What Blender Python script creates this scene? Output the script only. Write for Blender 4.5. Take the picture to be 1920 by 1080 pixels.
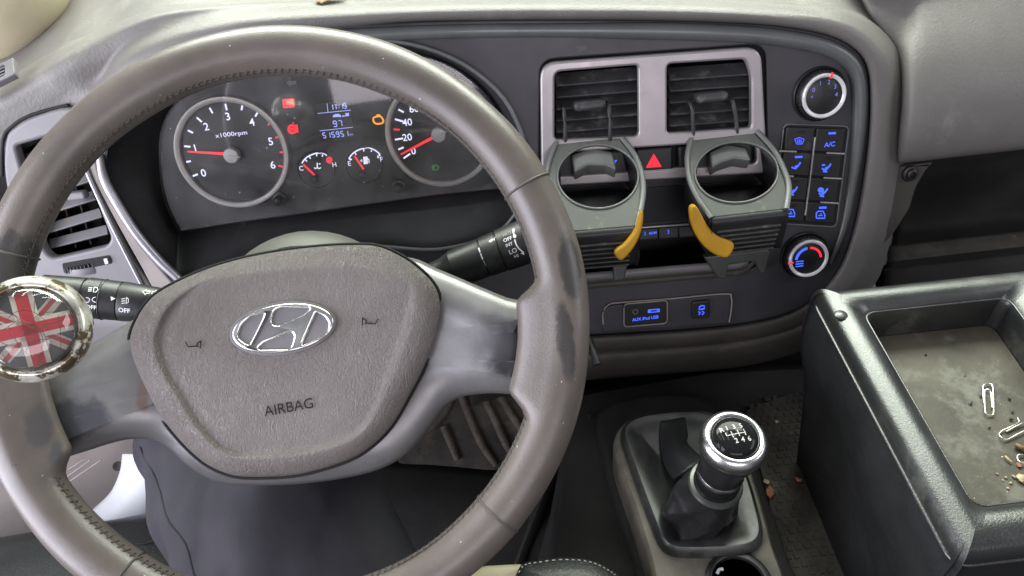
import bpy, bmesh, math, random
import numpy as np
from mathutils import Vector, Matrix

for o in list(bpy.data.objects):
    bpy.data.objects.remove(o, do_unlink=True)
SC = bpy.context.scene
COL = SC.collection
V = Vector
rnd = random.Random(7)

# ------------------------------------------------------------------ camera
FPX = 1371.0                       # focal length in photo pixels (1920 wide)
PITCH, ROLL = math.radians(44), math.radians(6.5)
CAM = V((0, 0, .95))
FW = V((0, math.cos(PITCH), -math.sin(PITCH)))
_r0, _u0 = V((1, 0, 0)), V((0, math.sin(PITCH), math.cos(PITCH)))
CR = _r0 * math.cos(ROLL) - _u0 * math.sin(ROLL)
CU = _r0 * math.sin(ROLL) + _u0 * math.cos(ROLL)
cd = bpy.data.cameras.new('camera')
cd.sensor_width = 36
cd.lens = 36 * FPX / 1920
cd.clip_start, cd.clip_end = .02, 100
cam = bpy.data.objects.new('camera', cd)
COL.objects.link(cam)
cam.matrix_world = Matrix(((CR.x, CU.x, -FW.x, CAM.x), (CR.y, CU.y, -FW.y, CAM.y), (CR.z, CU.z, -FW.z, CAM.z), (0, 0, 0, 1)))
SC.camera = cam

# ------------------------------------------------------------------ light
w = bpy.data.worlds.new('World')
SC.world = w
w.use_nodes = True
bg = w.node_tree.nodes['Background']
bg.inputs[0].default_value = (.86, .93, 1, 1)
bg.inputs[1].default_value = .19


def area(name, loc, tgt, sx, sy, power, col):
    l = bpy.data.lights.new(name, 'AREA')
    l.shape = 'RECTANGLE'
    l.size, l.size_y, l.energy, l.color = sx, sy, power, col
    o = bpy.data.objects.new(name, l)
    COL.objects.link(o)
    o.location = loc
    o.rotation_euler = (V(tgt) - V(loc)).to_track_quat('-Z', 'Y').to_euler()
    return o


area('windscreen_light', (.1, 1.40, 1.55), (0, .45, .5), 1.9, .7, 68, (.93, 1, .87))
area('driver_door_light', (-1.10, -.02, .82), (-.1, .42, .52), 1.0, 1.1, 31, (.88, .88, 1))
area('passenger_window_light', (1.6, .1, 1.25), (.2, .5, .45), .9, .5, 6, (.95, .94, 1))
area('rear_window_light', (.1, -1.3, 1.25), (-.05, .5, .5), 1.4, .5, 10, (1, .93, 1))
for i in range(4):
    area('ceiling_tube', (-.75 + .5 * i, 1.0, 2.1), (-.5 + .3 * i, .4, .4), .07, .9, 2.2, (.96, 1, .94))
SC.view_settings.view_transform = 'Standard'
SC.view_settings.look = 'None'
SC.view_settings.exposure = .18
SC.view_settings.gamma = 1


# ------------------------------------------------------------------ geometry tools
def ray(x, y):
    return FW + CR * ((x - 960) / FPX) - CU * ((y - 540) / FPX)


def dep(x, y, d):
    return CAM + ray(x, y) * d


class Plane:
    """A real surface in the cab with its own axes; photo points are laid onto it."""
    def __init__(s, o, u, v):
        s.o, s.u = V(o), V(u).normalized()
        s.n = s.u.cross(V(v)).normalized()
        s.v = s.n.cross(s.u)

    def at(s, x, y, h=0):
        r = ray(x, y)
        t = (h - (CAM - s.o).dot(s.n)) / r.dot(s.n)
        return CAM + r * t

    def uv(s, x, y, h=0):
        d = s.at(x, y, h) - s.o
        return (d.dot(s.u), d.dot(s.v))

    def p(s, a, b, h=0):
        return s.o + s.u * a + s.v * b + s.n * h

    def mpp(s, x, y, h=0):
        return (s.at(x, y, h) - CAM).dot(FW) / FPX

    def off(s, h):
        return Plane(s.o + s.n * h, s.u, s.v)

    def rot(s, a):
        return Plane(s.o, s.u * math.cos(a) + s.v * math.sin(a), s.v * math.cos(a) - s.u * math.sin(a))


def crom(pts, closed=False, k=6):
    """Catmull-Rom resample of tuples / Vectors."""
    P = [np.array(p, float) for p in pts]
    n = len(P)
    out = []
    for i in range(n if closed else n - 1):
        g = (lambda j: P[j % n]) if closed else (lambda j: P[min(max(j, 0), n - 1)])
        a, b, c, d = g(i - 1), g(i), g(i + 1), g(i + 2)
        for q in range(k):
            t = q / k
            out.append(.5 * (2 * b + (c - a) * t + (2 * a - 5 * b + 4 * c - d) * t * t + (3 * b - a - 3 * c + d) * t ** 3))
    if not closed:
        out.append(P[-1])
    return [tuple(p) for p in out]


def rp(pts, r, k=5):
    """Polygon with rounded corners (r in the polygon's units, scalar or list)."""
    P = [np.array(p, float) for p in pts]
    n = len(P)
    out = []
    for i in range(n):
        rr = r[i] if isinstance(r, (list, tuple)) else r
        a, b, c = P[i - 1], P[i], P[(i + 1) % n]
        d1, d2 = a - b, c - b
        l1, l2 = np.linalg.norm(d1), np.linalg.norm(d2)
        q = min(rr, l1 * .48, l2 * .48)
        s, e = b + d1 / l1 * q, b + d2 / l2 * q
        for j in range(k + 1):
            t = j / k
            out.append(tuple((1 - t) ** 2 * s + 2 * t * (1 - t) * b + t * t * e))
    return out


def ell(cx, cy, rx, ry, n=40, tilt=0):
    c, s = math.cos(tilt), math.sin(tilt)
    return [(cx + rx * math.cos(t) * c - ry * math.sin(t) * s, cy + rx * math.cos(t) * s + ry * math.sin(t) * c)
            for t in (2 * math.pi * i / n for i in range(n))]


ROOT = {}


def link(name, me, mat, parent, props):
    o = bpy.data.objects.new(name, me)
    COL.objects.link(o)
    if mat:
        me.materials.clear()
        me.materials.append(mat)
    if parent:
        o.parent = parent
        ROOT[o.name] = ROOT[parent.name]
    for k_, v_ in (props or {}).items():
        o[k_] = v_
    return o


def obj(name, verts, faces, mat, parent=None, smooth=True, sharp=35, **props):
    vs = [V(v) for v in verts]
    if parent:
        org = ROOT[parent.name]
    else:
        org = V((sum(v.x for v in vs) / len(vs), sum(v.y for v in vs) / len(vs), min(v.z for v in vs)))
    me = bpy.data.meshes.new(name)
    me.from_pydata([v - org for v in vs], [], faces)
    bm = bmesh.new()
    bm.from_mesh(me)
    bmesh.ops.recalc_face_normals(bm, faces=bm.faces)
    bm.to_mesh(me)
    bm.free()
    if smooth:
        me.shade_smooth()
        me.set_sharp_from_angle(angle=math.radians(sharp))
    o = link(name, me, mat, parent, props)
    if not parent:
        o.location = org
        ROOT[o.name] = org
    return o


def thing(name, label, cat, loc, group=None):
    o = bpy.data.objects.new(name, None)
    o.empty_display_size = .02
    COL.objects.link(o)
    o.location = loc
    o['label'], o['category'] = label, cat
    if group:
        o['group'] = group
    ROOT[o.name] = V(loc)
    return o


def grid(name, rows, mat, parent=None, k=5, thick=0, closed=False, sharp=60, cap=False, **props):
    R1 = [crom([tuple(p) for p in r], closed, k) for r in rows]
    m = len(R1[0])
    Cc = [crom([r[j] for r in R1], False, k) for j in range(m)]
    n = len(Cc[0])
    vs = [Cc[j][i] for i in range(n) for j in range(m)]
    fs = []
    for i in range(n - 1):
        for j in range(m if closed else m - 1):
            fs.append((i * m + j, i * m + (j + 1) % m, (i + 1) * m + (j + 1) % m, (i + 1) * m + j))
    if cap:
        fs.append(tuple(range(m)))
        fs.append(tuple(range((n - 1) * m, n * m)))
    o = obj(name, vs, fs, mat, parent, sharp=sharp, **props)
    if thick:
        md = o.modifiers.new('thickness', 'SOLIDIFY')
        md.thickness = abs(thick)
        md.offset = -1 if thick > 0 else 1
    return o


def curve_mesh(splines, depth, bev, res=3):
    cu = bpy.data.curves.new('tmp', 'CURVE')
    cu.dimensions = '2D'
    cu.fill_mode = 'BOTH'
    b = min(bev, depth / 2 * .98)
    cu.extrude = depth / 2 - b
    cu.bevel_depth, cu.bevel_resolution, cu.offset = b, res, -b
    for s in splines:
        sp = cu.splines.new('POLY')
        sp.points.add(len(s) - 1)
        for i, q in enumerate(s):
            sp.points[i].co = (q[0], q[1], 0, 1)
        sp.use_cyclic_u = True
    ob = bpy.data.objects.new('tmp', cu)
    me = bpy.data.meshes.new_from_object(ob)
    vs = [v.co.copy() for v in me.vertices]
    fs = [tuple(f.vertices) for f in me.polygons]
    bpy.data.objects.remove(ob)
    bpy.data.curves.remove(cu)
    bpy.data.meshes.remove(me)
    return vs, fs


def plate(name, outs, pl, h0, h1, mat, parent=None, bev=.0006, uvspace=False, fn=None, **props):
    """Solid cut from photo outlines laid on plane pl: first outline, then holes; from height h0 to h1."""
    S = [[(q if uvspace else pl.uv(q[0], q[1], h1)) for q in o] for o in outs]
    vs, fs = curve_mesh(S, h1 - h0, bev)
    mid = (h0 + h1) / 2
    W_ = [pl.p(v.x, v.y, v.z + mid) for v in vs]
    if fn:
        W_ = [fn(q) for q in W_]
    return obj(name, W_, fs, mat, parent, sharp=40, **props)


def text(name, s, x, y, hpx, pl, h, mat, parent=None, rot=0, stretch=1, bold=0, mapf=None, deep=.0003):
    cu = bpy.data.curves.new('tmp', 'FONT')
    cu.body = s
    cu.align_x, cu.align_y = 'CENTER', 'CENTER'
    cu.size = 1
    cu.offset = bold
    cu.resolution_u = 3
    ob = bpy.data.objects.new('tmp', cu)
    me = bpy.data.meshes.new_from_object(ob)
    vs = [v.co.copy() for v in me.vertices]
    fs = [tuple(f.vertices) for f in me.polygons]
    bpy.data.objects.remove(ob)
    bpy.data.curves.remove(cu)
    bpy.data.meshes.remove(me)
    c, sn = math.cos(rot), math.sin(rot)
    if mapf:
        sc = hpx / .73
        W_ = [mapf(v.x * sc * stretch, v.y * sc) for v in vs]
    else:
        sc = hpx * pl.mpp(x, y, h) / .73
        a, b = pl.uv(x, y, h)
        W_ = [pl.p(a + (v.x * stretch * c - v.y * sn) * sc, b + (v.x * stretch * sn + v.y * c) * sc, h + deep) for v in vs]
    return obj(name, W_, fs, mat, parent, smooth=False)


def ribbon_splines(pts, wid):
    P = [np.array(p[:2], float) for p in pts]
    L, R_ = [], []
    for i, p in enumerate(P):
        d = (P[i + 1] if i < len(P) - 1 else p) - (P[i - 1] if i else p)
        d = d / (np.linalg.norm(d) + 1e-12)
        nn = np.array([-d[1], d[0]]) * wid / 2
        L.append(p + nn)
        R_.append(p - nn)
    return [tuple(q) for q in L + R_[::-1]]


def strokes(name, lines, wpx, pl, h, mat, parent=None, thick=.0004, polys=(), **props):
    """Flat print / raised marks: polylines given in photo pixels on plane pl."""
    vs, fs = [], []
    for ln in lines:
        sp = ribbon_splines(ln, wpx)
        uv = [pl.uv(q[0], q[1], h) for q in sp]
        n = len(uv) // 2
        b0 = len(vs)
        vs += [pl.p(a, b, h + thick) for a, b in uv]
        for i in range(n - 1):
            fs.append((b0 + i, b0 + i + 1, b0 + 2 * n - 2 - i, b0 + 2 * n - 1 - i))
    for pg in polys:
        b0 = len(vs)
        vs += [pl.p(*pl.uv(q[0], q[1], h), h + thick) for q in pg]
        fs.append(tuple(range(b0, b0 + len(pg))))
    return obj(name, vs, fs, mat, parent, smooth=False, **props)


def frame(t, up=None):
    t = V(t).normalized()
    a = (V(up) if up is not None else (V((0, 0, 1)) if abs(t.z) < .9 else V((1, 0, 0))))
    x = a.cross(t).normalized()
    return x, t.cross(x)


def tube(name, pts, rad, mat, parent=None, n=14, closed=False, k=4, flat=1, up=None, cap=True, sharp=50, **props):
    rr = rad if isinstance(rad, (list, tuple)) else [rad] * len(pts)
    Q = crom([tuple(p) + (r,) for p, r in zip(pts, rr)], closed, k) if k > 1 else [tuple(p) + (r,) for p, r in zip(pts, rr)]
    N = len(Q)
    vs, fs = [], []
    for i, q in enumerate(Q):
        p = V(q[:3])
        a = V(Q[(i + 1) % N][:3]) if closed or i < N - 1 else p
        b = V(Q[i - 1][:3]) if closed or i > 0 else p
        x, y = frame(a - b, up)
        for j in range(n):
            t = 2 * math.pi * j / n
            vs.append(p + x * (math.cos(t) * q[3]) + y * (math.sin(t) * q[3] * flat))
    for i in range(N if closed else N - 1):
        for j in range(n):
            fs.append((i * n + j, i * n + (j + 1) % n, ((i + 1) % N) * n + (j + 1) % n, ((i + 1) % N) * n + j))
    if cap and not closed:
        fs += [tuple(range(n)), tuple(range((N - 1) * n, N * n))]
    return obj(name, vs, fs, mat, parent, sharp=sharp, **props)


def lathe(name, c, ax, prof, mat, parent=None, n=48, k=1, sharp=40, sq=0, up=None, ring=False, **props):
    ax = V(ax).normalized()
    x, y = frame(ax, up)
    if k > 1:
        prof = crom(prof, False, k)
    vs, fs = [], []
    for r, h in prof:
        for j in range(n):
            t = 2 * math.pi * j / n
            e = 1 + sq * (math.cos(2 * t) ** 2 * -.5 + .25)
            vs.append(V(c) + ax * h + x * (math.cos(t) * r * e) + y * (math.sin(t) * r * e))
    for i in range(len(prof) - 1):
        for j in range(n):
            fs.append((i * n + j, i * n + (j + 1) % n, (i + 1) * n + (j + 1) % n, (i + 1) * n + j))
    if prof[0][0] > 1e-6 and not ring:
        fs.append(tuple(range(n)))
    if prof[-1][0] > 1e-6 and not ring:
        fs.append(tuple(range((len(prof) - 1) * n, len(prof) * n)))
    return obj(name, vs, fs, mat, parent, sharp=sharp, **props)


def box(name, c, u, v, n_, su, sv, sn, mat, parent=None, bev=.001, **props):
    """Oriented bevelled block: full sizes su, sv, sn along u, v, n."""
    pl = Plane(V(c) - V(n_).normalized() * 0, u, v)
    S = rp([(-su / 2, -sv / 2), (su / 2, -sv / 2), (su / 2, sv / 2), (-su / 2, sv / 2)], bev * 1.5, 3)
    vs, fs = curve_mesh([S], sn, bev, 2)
    return obj(name, [pl.p(q.x, q.y, q.z) for q in vs], fs, mat, parent, sharp=40, **props)


def inset(uv, d):
    P = [np.array(p) for p in uv]
    n = len(P)
    area2 = sum(P[i][0] * P[(i + 1) % n][1] - P[(i + 1) % n][0] * P[i][1] for i in range(n))
    sg = 1 if area2 > 0 else -1
    out = []
    for i in range(n):
        t = P[(i + 1) % n] - P[i - 1]
        t = t / (np.linalg.norm(t) + 1e-12)
        out.append(P[i] + np.array([-t[1], t[0]]) * sg * d)
    return out


def dome(name, outline, pl, rings, fan, mat, parent=None, href=0, cen=None, hf=None, **props):
    """Moulded cap: rings = (inset m, height) from the rim inwards, fan = (fraction, height) to the middle."""
    uv = [np.array(pl.uv(x, y, href)) for x, y in outline]
    n = len(uv)
    L = []
    for d, h in rings:
        L.append([(q[0], q[1], h) for q in (inset(uv, d) if d else uv)])
    last = [np.array(q[:2]) for q in L[-1]]
    c = np.array(pl.uv(*cen, href)) if cen else sum(last) / n
    for f, h in fan:
        L.append([tuple(c + (q - c) * f) + (h,) for q in last])
    vs = []
    for lv in L:
        for a, b, h in lv:
            vs.append(pl.p(a, b, h + (hf(a, b) if hf else 0)))
    fs = []
    for i in range(len(L) - 1):
        for j in range(n):
            fs.append((i * n + j, i * n + (j + 1) % n, (i + 1) * n + (j + 1) % n, (i + 1) * n + j))
    vs.append(pl.p(c[0], c[1], fan[-1][1] + (hf(c[0], c[1]) if hf else 0)))
    b0 = (len(L) - 1) * n
    for j in range(n):
        fs.append((b0 + j, b0 + (j + 1) % n, len(vs) - 1))
    fs.append(tuple(range(n)))
    return obj(name, vs, fs, mat, parent, **props)


# ------------------------------------------------------------------ materials
MATS = {}


def srgb(r, g, b):
    f = lambda c: (c / 255 / 12.92) if c / 255 <= .04045 else ((c / 255 + .055) / 1.055) ** 2.4
    return (f(r), f(g), f(b), 1)


def mat(name, col, rough=.5, metal=0, grain=0, gscale=900, var=.12, vscale=14, dirt=None, damt=.0, dscale=30, dedge=.08,
        emit=None, estr=1, coat=0, patches=(), stretch=None, spec=.5, rvar=.12, wrinkle=False, specks=0, folds=0):
    m = bpy.data.materials.new(name)
    m.use_nodes = True
    nt = m.node_tree
    N, L = nt.nodes, nt.links
    b = N['Principled BSDF']
    tc = N.new('ShaderNodeTexCoord')
    co = tc.outputs['Object']
    if emit:
        b.inputs['Emission Color'].default_value = emit
        b.inputs['Emission Strength'].default_value = estr
    b.inputs['Metallic'].default_value = metal
    b.inputs['Roughness'].default_value = rough
    b.inputs['Specular IOR Level'].default_value = spec
    b.inputs['Coat Weight'].default_value = coat
    b.inputs['Coat Roughness'].default_value = .12
    b.inputs['Base Color'].default_value = col

    def noise(sc, det=4, dist=0, src=None, rg=.6):
        q = N.new('ShaderNodeTexNoise')
        q.inputs['Scale'].default_value = sc
        q.inputs['Detail'].default_value = det
        q.inputs['Distortion'].default_value = dist
        q.inputs['Roughness'].default_value = rg
        L.new(src or co, q.inputs['Vector'])
        return q

    def mix(fac, a, c, mode='MIX'):
        q = N.new('ShaderNodeMix')
        q.data_type = 'RGBA'
        q.blend_type = mode
        for s, val in ((0, fac), (6, a), (7, c)):
            if isinstance(val, (int, float, tuple)):
                q.inputs[s].default_value = val
            else:
                L.new(val, q.inputs[s])
        return q.outputs[2]

    def ramp(src, a, c):
        q = N.new('ShaderNodeMapRange')
        q.interpolation_type = 'SMOOTHSTEP'
        q.inputs['From Min'].default_value, q.inputs['From Max'].default_value = a, c
        L.new(src, q.inputs['Value'])
        return q.outputs[0]

    cur = col
    if var:
        nz = noise(vscale, 5)
        lo = tuple(c * (1 - var * 1.6) for c in col[:3]) + (1,)
        hi = tuple(min(1, c * (1 + var * 1.6)) for c in col[:3]) + (1,)
        cur = mix(ramp(nz.outputs[0], .3, .7), lo, hi)
        rr = N.new('ShaderNodeMapRange')
        rr.inputs['To Min'].default_value, rr.inputs['To Max'].default_value = max(.02, rough - rvar), min(1, rough + rvar)
        nz2 = noise(vscale * 3.1, 5)
        L.new(nz2.outputs[0], rr.inputs['Value'])
        L.new(rr.outputs[0], b.inputs['Roughness'])
    if dirt:
        nd = noise(dscale, 8, 0, None, .7)
        cur = mix(ramp(nd.outputs[0], 1 - damt - dedge, 1 - damt + dedge), cur, dirt)
    for (pc, rad, sx, pcol, edge) in patches:      # wear with a shape of its own, at a place on the thing
        mp = N.new('ShaderNodeVectorMath')
        mp.operation = 'SUBTRACT'
        L.new(co, mp.inputs[0])
        mp.inputs[1].default_value = pc
        dx = N.new('ShaderNodeVectorMath')
        dx.operation = 'MULTIPLY'
        L.new(mp.outputs[0], dx.inputs[0])
        dx.inputs[1].default_value = sx
        ln = N.new('ShaderNodeVectorMath')
        ln.operation = 'LENGTH'
        L.new(dx.outputs[0], ln.inputs[0])
        nz = noise(110, 8)
        ad = N.new('ShaderNodeMath')
        ad.operation = 'MULTIPLY_ADD'
        L.new(nz.outputs[0], ad.inputs[0])
        ad.inputs[1].default_value = rad * 1.0
        L.new(ln.outputs['Value'], ad.inputs[2])
        f = ramp(ad.outputs[0], rad * (1.5 + edge), rad * (1.5 - edge))
        q = N.new('ShaderNodeMapRange')
        q.interpolation_type = 'SMOOTHSTEP'
        q.inputs['From Min'].default_value, q.inputs['From Max'].default_value = rad * (1.5 - edge), rad * (1.5 + edge)
        q.inputs['To Min'].default_value, q.inputs['To Max'].default_value = 1, 0
        L.new(ad.outputs[0], q.inputs['Value'])
        cur = mix(q.outputs[0], cur, pcol)
    if specks:
        ns = noise(380, 1)
        cur = mix(ramp(ns.outputs[0], .80 - specks, .82 - specks), cur, (.6, .57, .5, 1))
    if not isinstance(cur, tuple):
        L.new(cur, b.inputs['Base Color'])
    if grain:
        src = co
        if stretch:
            mp = N.new('ShaderNodeMapping')
            mp.inputs['Scale'].default_value = stretch
            L.new(co, mp.inputs[0])
            src = mp.outputs[0]
        bp = N.new('ShaderNodeBump')
        bp.inputs['Strength'].default_value = grain
        bp.inputs['Distance'].default_value = .001
        if wrinkle:
            prev = None
            for sc_n, wgt, dst in ((gscale, 1.0, 1.6), (gscale * 2.3, .6, 1.0), (gscale * 5, .25, .4)):
                q1 = noise(sc_n, 2, dst, src)
                sb = N.new('ShaderNodeMath')
                sb.operation = 'SUBTRACT'
                L.new(q1.outputs[0], sb.inputs[0])
                sb.inputs[1].default_value = .5
                ab = N.new('ShaderNodeMath')
                ab.operation = 'ABSOLUTE'
                L.new(sb.outputs[0], ab.inputs[0])
                rg = ramp(ab.outputs[0], 0, .07)
                ad = N.new('ShaderNodeMath')
                ad.operation = 'MULTIPLY_ADD'
                L.new(rg, ad.inputs[0])
                ad.inputs[1].default_value = wgt
                if prev:
                    L.new(prev, ad.inputs[2])
                else:
                    ad.inputs[2].default_value = 0
                prev = ad.outputs[0]
            mk = ramp(noise(13, 2).outputs[0], .22, .62)
            mm = N.new('ShaderNodeMath')
            mm.operation = 'MULTIPLY'
            L.new(prev, mm.inputs[0])
            L.new(mk, mm.inputs[1])
            fg = noise(900, 2)
            ad = N.new('ShaderNodeMath')
            ad.operation = 'MULTIPLY_ADD'
            L.new(fg.outputs[0], ad.inputs[0])
            ad.inputs[1].default_value = .35
            L.new(mm.outputs[0], ad.inputs[2])
            L.new(ad.outputs[0], bp.inputs['Height'])
        else:
            nb = noise(gscale, 3, .5, src)
            L.new(nb.outputs[0], bp.inputs['Height'])
        if folds:
            b2 = N.new('ShaderNodeBump')
            b2.inputs['Strength'].default_value = folds
            b2.inputs['Distance'].default_value = .012
            mp2 = N.new('ShaderNodeMapping')
            mp2.inputs['Rotation'].default_value = (0, 0, .5)
            mp2.inputs['Scale'].default_value = (1.3, .7, .9)
            L.new(co, mp2.inputs[0])
            nf_ = noise(13, 1, .5, mp2.outputs[0], .4)
            L.new(nf_.outputs[0], b2.inputs['Height'])
            L.new(b2.outputs[0], bp.inputs['Normal'])
        L.new(bp.outputs[0], b.inputs['Normal'])
    MATS[name] = m
    return m


def glass(name, tint=(1, 1, 1, 1), dust=.06, rough=.04, gl=1.0):
    m = bpy.data.materials.new(name)
    m.use_nodes = True
    N, L = m.node_tree.nodes, m.node_tree.links
    N.remove(N['Principled BSDF'])
    out = N['Material Output']
    tr = N.new('ShaderNodeBsdfTransparent')
    tr.inputs[0].default_value = tint
    gs = N.new('ShaderNodeBsdfGlossy')
    gs.inputs['Roughness'].default_value = rough
    fr = N.new('ShaderNodeFresnel')
    fr.inputs[0].default_value = 1.45
    mu = N.new('ShaderNodeMath')
    mu.operation = 'MULTIPLY'
    mu.inputs[1].default_value = gl
    L.new(fr.outputs[0], mu.inputs[0])
    mx = N.new('ShaderNodeMixShader')
    L.new(mu.outputs[0], mx.inputs[0])
    L.new(tr.outputs[0], mx.inputs[1])
    L.new(gs.outputs[0], mx.inputs[2])
    tc = N.new('ShaderNodeTexCoord')
    nz = N.new('ShaderNodeTexNoise')
    nz.inputs['Scale'].default_value = 16
    nz.inputs['Detail'].default_value = 6
    L.new(tc.outputs['Object'], nz.inputs['Vector'])
    n2 = N.new('ShaderNodeTexNoise')
    n2.inputs['Scale'].default_value = 330
    n2.inputs['Detail'].default_value = 1
    L.new(tc.outputs['Object'], n2.inputs['Vector'])
    m1 = N.new('ShaderNodeMapRange')
    m1.inputs['From Min'].default_value, m1.inputs['From Max'].default_value = .35, .75
    m1.inputs['To Max'].default_value = dust * 2
    L.new(nz.outputs[0], m1.inputs['Value'])
    m2 = N.new('ShaderNodeMapRange')
    m2.inputs['From Min'].default_value, m2.inputs['From Max'].default_value = .79, .815
    m2.inputs['To Max'].default_value = .75
    L.new(n2.outputs[0], m2.inputs['Value'])
    ad = N.new('ShaderNodeMath')
    ad.use_clamp = True
    L.new(m1.outputs[0], ad.inputs[0])
    L.new(m2.outputs[0], ad.inputs[1])
    df = N.new('ShaderNodeBsdfDiffuse')
    df.inputs[0].default_value = (.55, .53, .52, 1)
    m3 = N.new('ShaderNodeMixShader')
    L.new(ad.outputs[0], m3.inputs[0])
    L.new(mx.outputs[0], m3.inputs[1])
    L.new(df.outputs[0], m3.inputs[2])
    L.new(m3.outputs[0], out.inputs['Surface'])
    return m


DUST = (.30, .27, .22, 1)
M_pad = mat('dash_pad', (.135, .126, .118, 1), .48, grain=.45, gscale=430, var=.05, stretch=(1, 1, .6), dirt=(.19, .185, .165, 1), damt=.36, dscale=9)
M_padface = mat('dash_face', (.20, .182, .172, 1), .5, grain=.4, gscale=480, var=.05)
M_fascia = mat('fascia_plastic', (.040, .038, .043, 1), .42, grain=.1, gscale=1400, var=.12, dirt=(.10, .095, .09, 1), damt=.29, dscale=22)
M_gloss = mat('fascia_edge', (.085, .09, .088, 1), .36, var=.1, spec=1.0)
M_black = mat('black_plastic', (.013, .013, .014, 1), .42, var=.2, dirt=(.05, .047, .042, 1), damt=.34, dscale=30, grain=.08, gscale=1500)
M_blackrough = mat('black_rough', (.010, .010, .010, 1), .7, var=.2)
M_cavity = mat('vent_depth', (.006, .006, .006, 1), .8, var=0)
M_slat = mat('vent_slat', (.045, .045, .048, 1), .5, var=.2, dirt=(.13, .12, .11, 1), damt=.40, dscale=60)
M_slat2 = mat('side_slat', (.10, .097, .10, 1), .45, var=.1, dirt=(.16, .13, .09, 1), damt=.38, dscale=50)
M_silver = mat('silver_paint', (.40, .37, .375, 1), .38, metal=.55, var=.06, dirt=(.22, .17, .14, 1), damt=.30, dscale=40)
M_panel = mat('grey_panel', (.16, .152, .158, 1), .45, grain=.1, gscale=1200, var=.05, dirt=(.2, .17, .13, 1), damt=.3)
M_trim = mat('trim_edge', (.42, .41, .44, 1), .3, metal=.6, var=.05)
M_trimbrown = mat('trim_dusty', (.25, .22, .20, 1), .55, var=.1)
M_chrome = mat('chrome', (.74, .73, .72, 1), .26, metal=1, var=.08, rvar=.1, dirt=(.28, .22, .18, 1), damt=.28, dscale=70)
M_emblem = mat('emblem_chrome', (.80, .79, .76, 1), .24, metal=1, var=.04)
M_taupe = mat('lower_trim', (.046, .040, .034, 1), .6, grain=.2, gscale=700, var=.12, dirt=(.10, .085, .065, 1), damt=.35, dscale=18)  # trim brown, darkened to put shade into the lower lip of the pad
M_bag = mat('airbag_skin', (.155, .136, .126, 1), .37, grain=.62, gscale=150, var=.05, wrinkle=True, stretch=(1.5, .62, .62))
M_shroud = mat('shroud_plastic', (.060, .060, .050, 1), .5, grain=.2, gscale=700, var=.06)
M_white = mat('white_print', (.8, .8, .82, 1), .6, var=0)
M_glow = mat('white_glow', (.6, .6, .7, 1), .5, var=0, emit=(.72, .74, 1, 1), estr=.85)
M_blue = mat('blue_glow', (.02, .04, .3, 1), .5, var=0, emit=(.05, .12, 1, 1), estr=1.3)
M_bluelcd = mat('lcd_glow', (.1, .1, .3, 1), .5, var=0, emit=(.38, .48, 1, 1), estr=.9)
M_red = mat('red_glow', (.4, .01, .02, 1), .5, var=0, emit=(1, .03, .05, 1), estr=.9)
M_redhaz = mat('hazard_red', (.5, .01, .02, 1), .4, var=0, emit=(1, .02, .05, 1), estr=.8)
M_amber = mat('amber_glow', (.5, .2, .01, 1), .5, var=0, emit=(1, .36, .02, 1), estr=.95)
M_green = mat('green_glow', (.02, .2, .03, 1), .5, var=0, emit=(.03, .3, .05, 1), estr=.35)
M_faint = mat('faint_print', (.16, .16, .16, 1), .6, var=0)
M_dial = mat('dial_face', (.012, .0115, .014, 1), .5, var=.2, vscale=30)
M_clu = mat('cluster_face', (.014, .0137, .016, 1), .5, var=.2, vscale=25)
M_lcd = mat('lcd_dark', (.008, .008, .012, 1), .3, var=0)
M_ring = mat('gauge_ring', (.42, .40, .37, 1), .42, metal=.35, var=.05)
M_hub = mat('needle_hub', (.55, .54, .54, 1), .35, var=.05)
M_lens = glass('lens_clear', dust=.045)
M_domeglass = glass('knob_dome', tint=(.96, .95, .93, 1), dust=.05, rough=.05, gl=2.2)
M_yellow = mat('yellow_lever', srgb(182, 136, 18), .45, var=.08, dirt=(.25, .13, .03, 1), damt=.34, dscale=40)
M_holder = mat('holder_plate', (.062, .066, .059, 1), .36, spec=.9, metal=.25, var=.08, dirt=(.22, .20, .15, 1), damt=.36, dscale=25)
M_tab = mat('holder_tab', (.17, .175, .165, 1), .4, metal=.3, var=.08)
M_vinyl = mat('black_vinyl', (.011, .012, .0117, 1), .34, spec=1.0, grain=.24, gscale=750, var=.15, dirt=(.055, .055, .048, 1), damt=.36, dscale=14, rvar=.12)
M_vinylside = mat('black_vinyl_side', (.010, .0105, .011, 1), .5, grain=.4, gscale=600, var=.2)
M_trayfloor = mat('tray_floor', (.055, .048, .034, 1), .6, grain=.2, gscale=260, var=.25, vscale=18, dirt=(.115, .11, .09, 1), damt=.43, dscale=24, specks=.02)
M_seam = mat('pale_seam', (.22, .22, .20, 1), .6, var=.2, vscale=80)
M_rubber = mat('boot_rubber', (.013, .014, .014, 1), .36, var=.2, vscale=20, dirt=(.075, .076, .066, 1), damt=.42, dscale=14, dedge=.16)
M_leather = mat('boot_leather', (.016, .016, .017, 1), .42, grain=.3, gscale=700, var=.2)
M_console = mat('console_dusty', (.12, .108, .085, 1), .65, grain=.3, gscale=700, var=.2, vscale=22, dirt=(.09, .085, .07, 1), damt=.42, dscale=40)
M_hump = mat('hump_carpet', (.013, .012, .0105, 1), .85, grain=.6, gscale=500, var=.3, vscale=12, specks=.0)
M_mat = mat('floor_rubber', (.036, .032, .026, 1), .8, grain=.5, gscale=260, var=.35, vscale=14, dirt=(.075, .065, .05, 1), damt=.42, dscale=16, specks=.015)
M_pedal = mat('dusty_rubber', (.042, .036, .029, 1), .75, grain=.3, gscale=300, var=.3, vscale=25, dirt=(.085, .07, .055, 1), damt=.42, dscale=30)
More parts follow.
